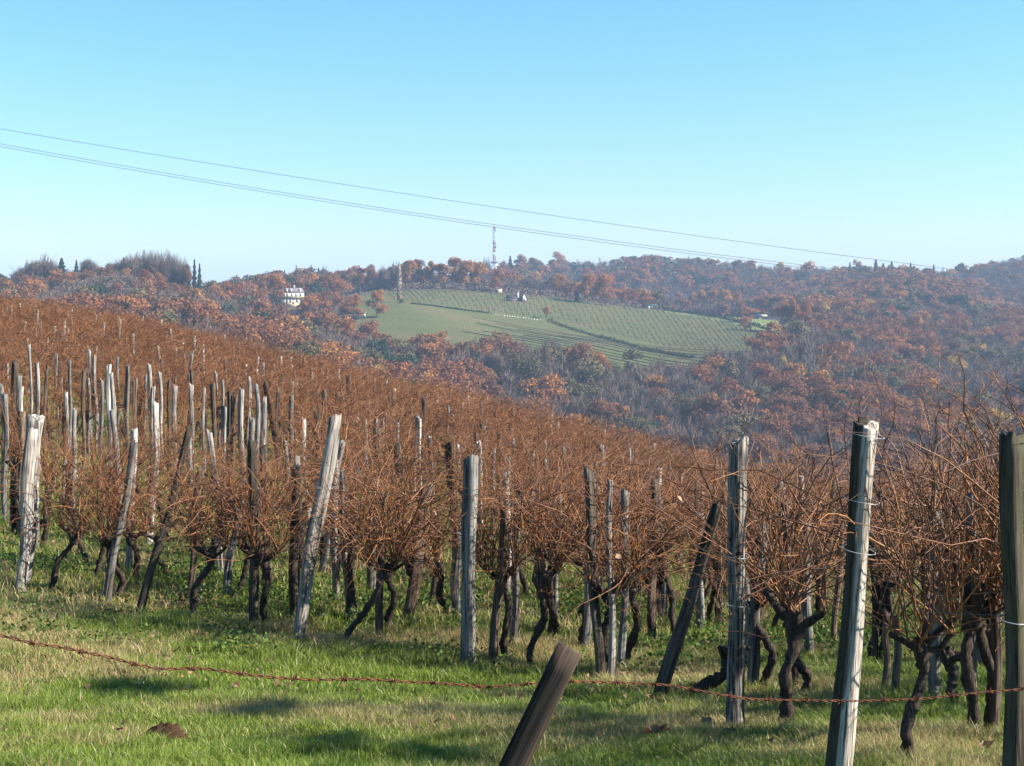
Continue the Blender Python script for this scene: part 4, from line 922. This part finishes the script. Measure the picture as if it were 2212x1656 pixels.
HV = [  # base u,v ; head u,v ; options, label
 ((110, 1272), (160, 1162), dict(n=50, L=(.6, 1.2)), 'dark slanting vine right of the paddle shaped board'),
 ((184, 1215), (172, 1150), dict(n=34, L=(.6, 1.2)), 'short forked vine behind the slanting one near the left edge'),
 ((258, 1296), (240, 1180), dict(n=50, L=(.6, 1.2)), 'bent vine hugging the grey stake left of the dark leaning one'),
 ((300, 1262), (283, 1165), dict(n=45, L=(.6, 1.2)), 'thin vine with outward foot left of the dark leaning stake'),
 ((357, 1240), (342, 1165), dict(n=40, L=(.6, 1.2)), 'curved vine just right of the dark leaning stake'),
 ((412, 1338), (455, 1200), dict(n=60, L=(.7, 1.3)), 'black slanting vine between the two dark front stakes'),
 ((504, 1290), (545, 1195), dict(n=50, L=(.6, 1.3)), 'slanting vine behind the upright dark square stake'),
 ((578, 1357), (566, 1205), dict(n=60, L=(.7, 1.35)), 'vine with outturned foot right of the upright dark square stake'),
 ((755, 1300), (742, 1180), dict(n=50, L=(.6, 1.3)), 'thin straight vine right of the broad pale leaning stake'),
 ((738, 1392), (835, 1232), dict(n=70, L=(.7, 1.4), rad=.03), 'low slanting trunk with a sawn foot crossing towards the short dark stake'),
 ((846, 1372), (838, 1240), dict(n=60, L=(.7, 1.4)), 'upright black vine crossing the low slanting trunk'),
 ((902, 1350), (885, 1225), dict(n=50, L=(.7, 1.3)), 'vine leaning on the brown stake right of the crossing trunks'),
 ((970, 1325), (945, 1230), dict(n=50, L=(.7, 1.3)), 'crooked vine left of the smooth shaded stake'),
 ((1096, 1425), (1082, 1250), dict(n=70, L=(.7, 1.45)), 'curved black vine right of the smooth shaded stake'),
 ((1150, 1443), (1166, 1255), dict(n=70, L=(.8, 1.5)), 'bowed black vine with wide head right of the smooth shaded stake'),
 ((1322, 1468), (1316, 1285), dict(n=70, L=(.8, 1.5), rad=.05), 'thick black vine stump standing among three stakes'),
 ((1354, 1450), (1362, 1275), dict(n=60, L=(.8, 1.5)), 'black vine right of the thick stump among three stakes'),
 ((1496, 1508), (1575, 1415), dict(n=20, L=(.5, 1.0), rad=.045), 'stubby slanting trunk running behind the knotted grey post'),
 ((1654, 1492), (1636, 1312), dict(n=70, L=(.8, 1.5)), 'dark vine right behind the knotted grey post'),
 ((1692, 1576), (1722, 1345), dict(n=70, L=(.9, 1.8), rad=.044, cr_=.0055, tw=6), 'thick twisted vine with elbowed trunk left of the white faced post'),
 ((1738, 1500), (1722, 1350), dict(n=45, L=(.8, 1.5)), 'thin bent vine right of the thick elbowed one'),
 ((1966, 1668), (1990, 1400), dict(n=60, L=(1.0, 1.9), rad=.034, cr_=.0058, tw=5), 'slender wavy vine rising alone from the grass right of the white faced post'),
 ((2090, 1588), (2104, 1330), dict(n=60, L=(.9, 1.8)), 'brown vine trunk left of the mossy post'),
 ((2140, 1585), (2118, 1312), dict(n=55, L=(1.0, 1.9), rad=.034, cr_=.0058, tw=5), 'dark vine with outturned foot close left of the mossy post'),
 ((2068, 1530), (2050, 1420), dict(n=40, L=(.8, 1.5)), 'crooked vine right of the round grey stake'),
 ((2330, 1660), (2330, 1350), dict(n=54, L=(1.3, 2.3), rad=.04, bias=(-.25, 0), spread=.62, cr_=.0068, tw=4, sag=.08), 'vine beyond the right edge whose long canes arch into the picture'),
 ((2210, 1600), (2215, 1330), dict(n=46, L=(1.2, 2.3), rad=.04, bias=(-.18, 0), spread=.62, cr_=.0068, tw=4, sag=.08), 'vine behind the mossy post with long canes rising above it'),
]
for i, ((ub, vb), (uh, vh), kw, lab) in enumerate(HV):
    D = hit(ub, vb); b = np.array([X(ub, D), D, gzs(X(ub, D), D)]); h = P(uh, vh, D + rng.normal(0, .05)) - b
    grapevine(b, [(0, 0, 0)], h, lab, seed=300 + i, **kw); HERO.append((b[0], b[1]))

# variants for the mass of vines and stakes
VV = []
for i in range(12):
    r = np.random.default_rng(900 + i); hd = np.array([r.normal(0, .12), r.normal(0, .08), r.uniform(.72, .98)])
    bs = [(0, 0, 0)] + ([(r.uniform(-.3, .3), r.uniform(-.2, .2), 0)] if i % 3 != 1 else [])
    a, tips = vine_wood(r, bs, hd, r.uniform(.028, .042)); tm = a.mesh('trunk', M_VBARK, True)
    c, Pn = canes(r, tips, 58, .7, 1.7, .0060, 9, 4, 5, 1.0, (0, 0), .26, 4, .0024, .34, .55); V_, F_, A_ = c.get(); V_[:, 2] = np.where(V_[:, 2] > 1.7, 1.7 + (V_[:, 2] - 1.7) * .45, V_[:, 2])
    cm = mesh('canes', V_, F_, M_CANE, True, {'rnd': A_})
    c2, _ = canes(r, tips, 28, .4, 1.0, .0052, 8, 3, 5, .75, (0, 0), .14, 4, .002, 0.0); VV.append((tm, cm, c2.mesh('canes', M_CANE, True)))
FAR = []
for i in range(6):
    r = np.random.default_rng(1200 + i); hd = np.array([0, 0, .85]); a, tips = vine_wood(r, [(0, 0, 0)], hd, .035, 3)
    c, _ = canes(r, tips + r.normal(0, .1, tips.shape), 36, .6, 1.5, .0078, 7, 3, 4, 1.05, (0, 0), .26, 3, .0042); V_, F_, A_ = c.get(); V_[:, 2] = np.where(V_[:, 2] > 1.65, 1.65 + (V_[:, 2] - 1.65) * .35, V_[:, 2])
    FAR.append((a.get(), (V_, F_, A_)))
SV = []
for i, (mt, sh) in enumerate([(W_PALE, 'square'), (W_GREY, 'square'), (W_GREY, 'wedge'), (W_BROWN, 'square'), (W_PALE, 'wedge'), (W_DARK, 'square'), (W_GREY, 'round'), (W_DARK, 'wedge'), (W_BROWN, 'wedge'), (W_GREY, 'square')]):
    r = np.random.default_rng(70 + i); SV.append((post_mesh('vine_stake', r, 2.0, .085, sh, mt, r.uniform(-.03, .03), 14, 12, r.uniform(.7, 1.1)), mt))
e1 = np.array([-.63, .776]); e2 = np.array([.776, .63]); O0 = np.array([2.3, 6.6]); slots_ = []
for row in range(0, 70):
    for k in range(-66, 100):
        q = O0 + e2 * (1.15 + row * 1.42) + e1 * (k * 1.02 + (row % 2) * .5) + rng.normal(0, .12, 2)
        if q[1] < 8.5: continue
        u = UC + FU * q[0] / q[1]
        if not -260 < u < 2800: continue
        dmax = np.interp(u, [0, 600, 1100, 1400, 1700, 2212], [80, 68, 58, 48, 42, 40])
        if q[1] > dmax: continue
        if q[1] < np.interp(u, [-200, 60, 640, 1010, 1300, 1450, 1590, 1860, 2212, 2500], [17, 16.4, 14.6, 13.7, 12.9, 11.6, 10.6, 9.4, 8.6, 8]) + .9: continue
        if any((q[0] - hx) ** 2 + (q[1] - hy) ** 2 < .34 for hx, hy in HERO): continue
        slots_.append((q[1], u, q[0]))
slots_.sort(); print('vine slots', len(slots_))
LM2 = [(60, 'the paddle shaped board'), (230, 'the grey leaning stake'), (360, 'the dark leaning stake'), (548, 'the upright dark square stake'), (685, 'the broad pale leaning stake'), (830, 'the crossing vine trunks'), (1012, 'the smooth shaded stake'),
       (1150, 'the bowed black vine'), (1320, 'the thick black vine stump'), (1460, 'the dark slanted stake'), (1590, 'the knotted grey post'), (1710, 'the elbowed thick vine'), (1845, 'the white faced post'), (1990, 'the slender wavy vine'), (2180, 'the mossy post')]
cntv, cnts = {}, {}
nv = len(HV); ns = len(B) + len(TT); fa_t, fa_c, fa_s = Acc(), Acc(), [Acc(), Acc()]
for D, u, x in slots_:
    z = gzs(x, D); k = min(range(len(LM2)), key=lambda i: abs(LM2[i][0] - u))
    sparse = u < 640 and 19.5 < D < 28
    inview = -20 < u < 2232
    vi = int(rng.integers(0, 12)); rz = rng.uniform(0, 6.28); sc = rng.uniform(.88, 1.12)
    if nv < 298 and inview or (D < 22 and nv < 298):
        j = cntv[k] = cntv.get(k, 0) + 1
        tm, cm, cs = VV[vi]; o = empty('grapevine', (x, D, z), rz, (sc, sc, sc * rng.uniform(.93, 1.05)))
        link('trunk', tm, o); link('canes', cs if sparse else cm, o)
        tag(o, f"leafless vine, {ORD[min(j, 49)]} one back behind {LM2[k][1]}" if j > 1 else f"leafless vine standing first behind {LM2[k][1]}", 'grapevine', 'grapevines in the near vineyard'); nv += 1
    else:
        (tV, tF, _), (cV, cF, cA) = FAR[vi % 6]; ca, sa = math.cos(rz), math.sin(rz)
        def tr_(V): return np.stack([V[:, 0] * ca - V[:, 1] * sa, V[:, 0] * sa + V[:, 1] * ca, V[:, 2]], 1) * sc + np.array([x, D, z])
        fa_t.add(tr_(tV), tF); fa_c.add(tr_(cV), cF, (cA + rng.random()) % 1.0)
    if rng.random() < (1.0 if D < 21 else .35 if (u < 660 and D < 31) else .62) and D > 9.5:
        si = int(rng.integers(0, len(SV))); me_, mt = SV[si]; H = (rng.uniform(1.5, 1.85) if D < 28 else rng.uniform(1.35, 1.8)) if not sparse else rng.uniform(1.6, 2.05)
        if rng.random() < .12: H += .18
        lx, ly = rng.normal(0, .055), rng.normal(0, .05); xx, yy = x + rng.normal(0, .06), D + rng.normal(0, .06)
        wsc = rng.uniform(.75, 1.15)
        if ns < 298 and inview:
            o = link('vine_stake', me_); o.scale = (wsc, wsc, (H + .08) / 2.0)
            base = np.array([xx, yy, gzs(xx, yy) - .08]); aim(o, base, base + np.array([lx * 2, ly * 2, 2.0]), rng.uniform(0, 6.28))
            j = cnts[k] = cnts.get(k, 0) + 1
            ln_ = 'leaning left' if lx < -.05 else 'leaning right' if lx > .05 else 'upright'
            tag(o, f"{ln_} {TN[mt.name]} stake, {ORD[min(j, 49)]} one back behind {LM2[k][1]}" if j > 1 else f"{ln_} {TN[mt.name]} stake standing first behind {LM2[k][1]}", 'stake', 'vineyard stakes'); ns += 1
        else:
            p0 = np.array([xx, yy, z - .05]); V_, F_ = tubes(np.array([[p0, p0 + [lx, ly, H / 2], p0 + [lx * 2, ly * 2, H], p0 + [lx * 2, ly * 2, H + .001]]]), np.array([[1, 1, .95, .05]]) * .05 * wsc, 5); fa_s[si % 2].add(V_, F_)
tag(link('distant_vine_trunks', fa_t.mesh('distant_vine_trunks', M_VBARK)), 'dark trunks of the many vines further back on the near slope', 'grapevines', kind='stuff')
tag(link('distant_vine_canes', fa_c.mesh('distant_vine_canes', M_CANE, True)), 'reddish brown mass of bare vine canes up to the crest of the near slope', 'grapevines', kind='stuff')
for a_, m_, lab in ((fa_s[0], W_PALE, 'whitish stakes poking from the far brown vines of the near slope'), (fa_s[1], W_BROWN, 'brown stakes poking from the far brown vines of the near slope')):
    tag(link('distant_stakes', a_.mesh('distant_stakes', m_)), lab, 'stakes', kind='stuff')

# thin trellis wires along the front posts
def wire(name, pts, r_, m_, lab, cat, sag=0.0, k=40):
    pts = np.array(pts, float); s = np.linspace(0, len(pts) - 1, k); q = np.stack([np.interp(s, np.arange(len(pts)), pts[:, i]) for i in range(3)], 1)
    q[:, 2] -= sag * np.sin((s % 1) * np.pi); a = Acc(); a.add(*tubes(q[None], r_, 5)); return tag(link(name, a.mesh(name, m_, True)), lab, cat)
wp = [(1010, 1180, 13.3), (1588, 1262, 9.7), (1838, 1290, 7.9), (2190, 1330, 7.0)]
wire('trellis_wire', [P(*w_) for w_ in wp], .0010, M_CABLE, 'fine upper wire tied along the posts on the right of the front row', 'wire', .03)
wp = [(1010, 1290, 13.3), (1588, 1400, 9.7), (1828, 1440, 7.9), (2190, 1500, 7.0)]
wire('trellis_wire', [P(*w_) for w_ in wp], .0010, M_CABLE, 'fine lower wire tied along the posts on the right of the front row', 'wire', .03)

# ------------------------------------------------------------------ power lines
def cable(pts, D0, D1, lab):
    us = np.linspace(-700, 2900, 70); pu = np.array([p[0] for p in pts]); pv = np.array([p[1] for p in pts]); co = np.polyfit(pu, pv, 2); vs = np.polyval(co, us)
    Ds = D0 + (D1 - D0) * (us + 700) / 3600; q = np.array([P(u, v, D) for u, v, D in zip(us, vs, Ds)]); a = Acc(); a.add(*tubes(q[None], .0085, 5))
    tag(link('power_cable', a.mesh('power_cable', M_CABLE, True)), lab, 'cable')
cable([(0, 280), (560, 368), (1060, 447), (1600, 525), (1960, 570), (2212, 601)], 48, 62, 'single power cable running highest across the sky')
cable([(0, 313), (560, 405), (1060, 483), (1350, 526), (1700, 573), (2212, 623)], 48, 62, 'upper cable of the close pair crossing the sky')
cable([(0, 318), (560, 412), (1060, 489), (1350, 531), (1700, 577), (2212, 630)], 48.6, 62.6, 'lower cable of the close pair crossing the sky')

# ------------------------------------------------------------------ rusty barbed wire and leaning plank
bp = [(-260, 1335), (0, 1372), (60, 1388), (150, 1402), (240, 1421), (300, 1437), (340, 1446), (440, 1444), (520, 1456), (600, 1465), (680, 1469), (790, 1467), (870, 1473), (960, 1477), (1060, 1485), (1150, 1477), (1230, 1472), (1340, 1475), (1450, 1481), (1560, 1502), (1620, 1511), (1700, 1513), (1850, 1515), (2000, 1510), (2100, 1498), (2212, 1489), (2450, 1470)]
uu = np.linspace(-260, 2450, 1500); vv = np.interp(uu, [p[0] for p in bp], [p[1] for p in bp]); ker = np.hanning(41); ker /= ker.sum(); vv = np.convolve(np.pad(vv, 20, 'edge'), ker, 'valid')
DD = 2.45 + 1.3 * (uu + 260) / 2710
cw = np.stack([(uu - UC) / FU * DD, DD, (VH - vv) / FU * DD], 1); sl = np.concatenate([[0], np.cumsum(np.linalg.norm(np.diff(cw, axis=0), axis=1))])
sN = np.arange(0, sl[-1], .004); cw = np.stack([np.interp(sN, sl, cw[:, i]) for i in range(3)], 1)
o = empty('barbed_wire', cw[0]); tag(o, 'rusty twisted barbed wire strung across the foreground grass', 'barbed wire')
for ph in (0, math.pi):
    th = sN / .052 * 2 * math.pi + ph; q = cw + np.stack([np.zeros_like(th), np.cos(th), np.sin(th)], 1) * .0019 - cw[0]
    a = Acc(); a.add(*tubes(q[None], .00135, 5)); link('strand', a.mesh('strand', M_RUSTY, True), o)
for s0 in np.arange(.06, sl[-1], .108):
    s1 = s0 + rng.normal(0, .006); c0 = np.array([np.interp(s1, sN, cw[:, i]) for i in range(3)]) - cw[0]; a = Acc()
    t_ = np.linspace(0, 2.6 * 2 * math.pi, 30); q = c0 + np.stack([(t_ / t_[-1] - .5) * .013, np.cos(t_) * .0042, np.sin(t_) * .0042], 1); a.add(*tubes(q[None], .0012, 4))
    for k in range(4):
        an = rng.uniform(0, 6.28); sx = (-1) ** k; e = c0 + np.array([sx * .006 + sx * rng.uniform(0, .006), math.cos(an) * .013, math.sin(an) * .013]); a.add(*tubes(np.array([[c0 + [sx * .005, 0, 0], (c0 + e) / 2, e]]), np.array([[.0012, .0011, .0004]]), 4))
    link('barb', a.mesh('barb', M_RUSTY), o)
# plank
Dp = 3.05; tp = P(1231, 1401, Dp); dirp = P(1108, 1656, Dp) - tp; dirp /= np.linalg.norm(dirp)
t_ = np.linspace(0, 2.4, 400); q = tp + dirp * t_[:, None]; q[:, 1] -= 0; kk = np.argmax(q[:, 2] < gz(q[:, 0], q[:, 1]) - .12); bp_ = q[kk] if kk else q[-1]
Lp = np.linalg.norm(tp - bp_); wpl = .057; n_ = 24; s = np.linspace(0, Lp, n_); r = np.random.default_rng(4)
ring = np.array([[-.5, -.5], [-.17, -.51], [.2, -.5], [.5, -.48], [.5, .5], [.15, .5], [-.2, .5], [-.5, .5]]) * np.array([wpl, .026])
V_ = np.zeros((n_ + 1, 8, 3))
for i in range(n_): V_[i, :, :2] = ring * (1 + r.normal(0, .012, (8, 2))); V_[i, :, 2] = s[i]
V_[n_ - 1, :, 2] += r.normal(0, .0012, 8); V_[n_] = V_[n_ - 1].mean(0) + (V_[n_ - 1] - V_[n_ - 1].mean(0)) * .02
idx = np.arange((n_ + 1) * 8).reshape(n_ + 1, 8); F_ = np.stack([idx[:-1], np.roll(idx, -1, 1)[:-1], np.roll(idx, -1, 1)[1:], idx[1:]], -1).reshape(-1, 4)
o = link('plank', mesh('plank', V_.reshape(-1, 3), F_, W_PLANK)); tag(o, 'brown sawn plank leaning right behind the barbed wire in the grass', 'plank')
zax = Vector(tp - bp_).normalized(); yax = Vector((0, 1, 0)); yax = (yax - zax * yax.dot(zax)).normalized(); xax = yax.cross(zax)
Mx = Matrix((xax, yax, zax)).transposed().to_4x4(); o.matrix_world = Matrix.Translation(Vector(bp_)) @ Mx @ Matrix.Rotation(R(-7), 4, 'Z')

# ------------------------------------------------------------------ grass, weeds, litter
def blades(x, y, h, w_, lean, rv, straw, nm):
    n = len(x); z = gz(x, y); th = rng.uniform(0, 6.28, n); ph = rng.uniform(0, 6.28, n)
    sx, sy = np.cos(th) * w_ / 2, np.sin(th) * w_ / 2; lx, ly = np.cos(ph) * lean * h, np.sin(ph) * lean * h
    V = np.zeros((n, 6, 3))
    for j, (f, ww) in enumerate(((0, 1), (.55, .8), (1, .08))):
        cx = x + lx * f * f; cy = y + ly * f * f; cz = z - .01 + h * f * (1 - .25 * f * lean)
        V[:, 2 * j] = np.stack([cx - sx * ww, cy - sy * ww, cz], 1); V[:, 2 * j + 1] = np.stack([cx + sx * ww, cy + sy * ww, cz], 1)
    b = np.arange(n)[:, None] * 6; F = np.concatenate([b + [[0, 1, 3, 2]], b + [[2, 3, 5, 4]]])
    return mesh(nm, V.reshape(-1, 3), F, M_GRASS, False, {'rnd': np.repeat(rv, 6), 'straw': np.repeat(straw, 6)})
def scatter(n, d0, d1, um=120):
    D = np.sqrt(rng.uniform(d0 ** 2, d1 ** 2, n)); u = rng.uniform(-um, 2212 + um, n); return X(u, D), D, u
def straw_mask(x, y, u, D):
    v = VH - FU * gz(x, y) / D
    m = np.clip((fbm(x * .8 + 3, y * 1.1, 3) - .50) * 4, 0, .85) + np.clip((y - 15) / 14, 0, .3)
    def blob(cu, cv, su, sv, k=1.15): return k * np.exp(-((u - cu) / su) ** 2 - ((v - cv) / sv) ** 2)
    m = m + blob(60, 1345, 110, 32) + blob(280, 1412, 90, 22, .9) + blob(40, 1500, 70, 20, .6) + blob(860, 1388, 220, 20, 1.0) + blob(1150, 1405, 160, 22, 1.0) + blob(1400, 1440, 200, 20, .8) + blob(1500, 1475, 250, 18, .5) + blob(1980, 1600, 200, 25, .5) + blob(90, 1570, 120, 18, .5)
    return np.clip(m, 0, 1)
for d0, d1, n, h0, h1, w_ in ((6.6, 10.5, 190000, .045, .10, .0042), (10.5, 15, 170000, .05, .12, .006), (15, 25, 120000, .05, .15, .010), (25, 46, 60000, .08, .2, .02)):
    x, y, u = scatter(n, d0, d1); lush = fbm(x * .55 + 20, y * .9 + 4, 3); h = rng.uniform(h0, h1, n) * (.35 + 1.5 * lush ** 1.5 + .5 * (fbm(x * 3.1, y * 3.1, 2) > .6)); st = straw_mask(x, y, u, y)
    rv = np.clip(rng.beta(2, 2.2, n) * .85 + (fbm(x * 1.3, y * 1.3, 2) - .5) * .35, 0, 1)
    sel = rng.random(n) < .035; rv[sel] = 1.0
    tag(link('grass', blades(x, y, h, w_ * rng.uniform(.6, 1.4, n), rng.uniform(.1, 1.1, n), rv, (rng.random(n) < st * .85).astype(float), 'grass')), 'short green grass with straw patches under and before the vines', 'grass', kind='stuff')
# dry tufts
TF = [(160, 1345, .34), (205, 1335, .26), (300, 1425, .22), (345, 1428, .2), (265, 1418, .2), (60, 1350, .25), (20, 1340, .25), (1185, 1560, .16), (1215, 1620, .14)]
for i, (u, v, h) in enumerate(TF):
    D = hit(u, v); n = 70; x = X(u, D) + rng.normal(0, .06, n); y = D + rng.normal(0, .06, n)
    tag(link('dry_grass_tuft', blades(x, y, rng.uniform(.5, 1.1, n) * h, .006, rng.uniform(.3, 1.4, n), rng.random(n), np.ones(n), 'dry_grass_tuft')),
        ['tall arching dry grass tuft left of the dark leaning stake', 'second dry tuft right of the tall arching one', 'dry tuft above the barbed wire dip', 'right dry tuft above the barbed wire dip', 'left dry tuft above the barbed wire dip', 'dry tuft below the paddle shaped board', 'dry tuft at the left edge of the grass', 'small dry tuft right of the leaning plank', 'lower dry tuft right of the leaning plank'][i], 'grass tuft', 'dry grass tufts')
# leafy weeds
def weeds(n, d0, d1, nm, lab, cl, rr_=.18):
    C = []
    for _ in range(n):
        D = math.sqrt(rng.uniform(d0 ** 2, d1 ** 2)); u = rng.uniform(-50, 2260); x = X(u, D)
        if fbm(x * .6 + 40, D * .6, 2) < .47: continue
        m = cl; q = rng.normal(size=(m, 2)) * rr_; C.append(np.stack([x + q[:, 0], D + q[:, 1], np.zeros(m)], 1))
    C = np.concatenate(C); C[:, 2] = gz(C[:, 0], C[:, 1]) + rng.uniform(.02, .17, len(C)) * np.clip(fbm(C[:, 0] * 2, C[:, 1] * 2, 2) * 1.6, .3, 1.5)
    Nn = rng.normal(size=(len(C), 3)) * .7 + np.array([0, -.2, 1]); V_, F_ = frame_quads(C, Nn, rng.uniform(.018, .042, len(C)), .9)
    tag(link(nm, mesh(nm, V_, F_, M_WEED, False, {'rnd': np.repeat(rng.random(len(C)), 4)})), lab, 'weeds', kind='stuff')
weeds(330, 13.2, 18.5, 'leafy_weeds', 'low leafy green weeds between the front vine trunks', 60)
weeds(260, 17.5, 28, 'leafy_weeds', 'leafy green weeds among the stakes further back', 60, .3)
def leaf_litter(n, d0, d1):
    x, y, u = scatter(n, d0, d1); k = fbm(x * .7 + 11, y * .7 + 5, 2) > .46; x, y = x[k], y[k]; C = np.stack([x, y, gz(x, y) + rng.uniform(.02, .06, len(x))], 1)
    V_, F_ = frame_quads(C, rng.normal(size=(len(C), 3)) * .5 + np.array([0, -.1, 1]), rng.uniform(.022, .055, len(C)), .8)
    tag(link('leaf_litter', mesh('leaf_litter', V_, F_, M_DLEAF, False, {'rnd': np.repeat(rng.random(len(C)), 4)})), 'scattered brown fallen leaves lying in the grass under the vines', 'leaf litter', kind='stuff')
leaf_litter(5200, 11.6, 26)
leaf_litter(260, 8.5, 11.6)
def big_leaf(u, v, s, lab):
    D = hit(u, v); r = np.random.default_rng(int(u)); k = 12; th = np.linspace(0, 2 * np.pi, k, endpoint=False); rad = s * (.5 + .3 * np.cos(th * 5) * r.uniform(.6, 1, k)); zz = s * .35 * np.abs(np.sin(th * 1.5 + r.uniform(0, 3))) + r.normal(0, s * .06, k)
    outer = np.stack([np.cos(th) * rad, np.sin(th) * rad, zz], 1); inner = outer * .35; inner[:, 2] *= .2; core = inner * .05
    V_ = np.concatenate([outer, inner, core]); i = np.arange(k); j = (i + 1) % k; F_ = np.concatenate([np.stack([i, j, j + k, i + k], 1), np.stack([i + k, j + k, j + 2 * k, i + 2 * k], 1)])
    o = link('fallen_leaf', mesh('fallen_leaf', V_, F_, M_DLEAF, False, {'rnd': np.full(3 * k, r.random())})); p = onground(u, D); p[2] += .045; o.location = p; o.rotation_euler = (r.uniform(-.5, .5) + .35, r.uniform(-.5, .5), r.uniform(0, 6)); tag(o, lab, 'leaf', 'large fallen leaves in the grass')
for l in [(1418, 1600, .15, 'large curled pale brown leaf in the grass below the stubby slanting trunk'), (1410, 1527, .10, 'brown leaf at the foot of the dark leaning stake'), (1432, 1531, .07, 'small brown leaf right beside the leaf at the dark leaning stake'), (1507, 1497, .09, 'pinkish leaf against the sawn end of the slanting trunk'),
          (1262, 1548, .07, 'small leaf between the plank and the dark leaning stake'), (1183, 1556, .06, 'small leaf left behind the plank top'), (1350, 1470, .08, 'pale leaf in the grass below the thick stump'), (1524, 1577, .08, 'leaf left of the foot of the knotted grey post'), (1580, 1597, .07, 'leaf under the foot of the knotted grey post'),
          (1740, 1605, .09, 'brown leaf right of the thick vine foot'), (2280 * 0 + 2130, 1632, .08, 'orange leaf left of the mossy post foot'), (1900, 1600, .09, 'dark leaf right of the white faced post'), (438, 1382, .05, 'tiny cream leaf in the grass below the pale leaning stake'), (800, 1555, .05, 'tiny leaf alone in the middle grass')]: big_leaf(*l)
def clod(u, v, wd, h, lab):
    D = hit(u, v); p = onground(u, D); n = 300; r = np.random.default_rng(int(u)); a = Acc(); k = 14; m = 9
    th = np.linspace(0, 2 * np.pi, k, endpoint=False); V_ = np.zeros((m, k, 3))
    for i in range(m):
        f = i / (m - 1); rr6 = math.cos(f * math.pi / 2) * (1 + r.normal(0, .13, k)); V_[i, :, 0] = np.cos(th) * rr6 * wd / 2; V_[i, :, 1] = np.sin(th) * rr6 * wd / 3; V_[i, :, 2] = math.sin(f * math.pi / 2) * h * (1 + r.normal(0, .15, k)) - .02
    idx = np.arange(m * k).reshape(m, k); F_ = np.stack([idx[:-1], np.roll(idx, -1, 1)[:-1], np.roll(idx, -1, 1)[1:], idx[1:]], -1).reshape(-1, 4)
    o = link('earth_clod', mesh('earth_clod', V_.reshape(-1, 3), F_, M_SOIL)); o.location = p + np.array([0, 0, .03]); tag(o, lab, 'clod')
clod(358, 1600, .26, .085, 'dark clod of earth lying in the grass at the lower left')

# unseen tree added off-frame to the right; crown clumps placed to shade grass patches
def shade_tree(x, y, h, crowns, lab):
    z = gzs(x, y); o = empty('added_shade_tree', (x, y, z)); tag(o, lab, 'tree'); r = np.random.default_rng(int(x * 10)); a = Acc()
    a.add(*tubes(np.array([[[0, 0, -.1], [.05, 0, h * .4], [0, .05, h]]]), np.array([[.12, .09, .04]]), 7)); c = Acc()
    for (cx, cy, cz, rx, rz_) in crowns:
        a.add(*tubes(np.array([[[0, 0, h * .5], [cx * .5, cy * .5, (h * .5 + cz) / 2 + .1], [cx, cy, cz]]]), np.array([[.05, .035, .01]]), 5))
        d = r.normal(size=(190, 3)) * np.array([rx * .7, rx * .7, rz_ * .6]) + [cx, cy, cz]; V_, F_ = frame_quads(d, r.normal(size=d.shape), .08, 1, r); c.add(V_, F_, .3)
    link('trunk', a.mesh('trunk', M_TRUNK, True), o); link('crown', c.mesh('crown', M_OLIVE), o)
SDX, SDZ = 1.0 / math.tan(R(SUN_EL)), 1.0
def crown_over(u, v, x, y, rx, rz_):
    D = hit(u, v); g = onground(u, D); t_ = (x - g[0]) / sd.x; return (0, float(g[1] + sd.y * t_ - y), float(g[2] + sd.z * t_ - gzs(x, y)), rx, rz_)
shade_tree(7.2, 10.6, 5.6, [crown_over(320, 1495, 7.2, 10.6, .34, .07), crown_over(250, 1488, 7.2, 10.6, .2, .03), crown_over(560, 1540, 7.2, 10.6, .2, .03), crown_over(690, 1612, 7.2, 10.6, .28, .03), crown_over(930, 1625, 7.2, 10.6, .2, .03)], 'unseen slender tree added beyond the right edge to shade the grass')

# ------------------------------------------------------------------ haze
lowz = float(Z.min()) - 1.0; topz = 84.0
V_, F_ = box((0, 0, (lowz + topz) / 2), (10700, 10700, topz - lowz)); me = mesh('haze', V_, F_)
m, t = mat('haze_air'); pv = N(t, 'ShaderNodeVolumePrincipled'); pv.inputs['Density'].default_value = .00019; pv.inputs['Color'].default_value = (.46, .63, .88, 1); pv.inputs['Anisotropy'].default_value = 0.0
out = N(t, 'ShaderNodeOutputMaterial'); t.links.new(pv.outputs[0], out.inputs['Volume']); me.materials.append(m)
tag(link("haze", me), kind="stuff")
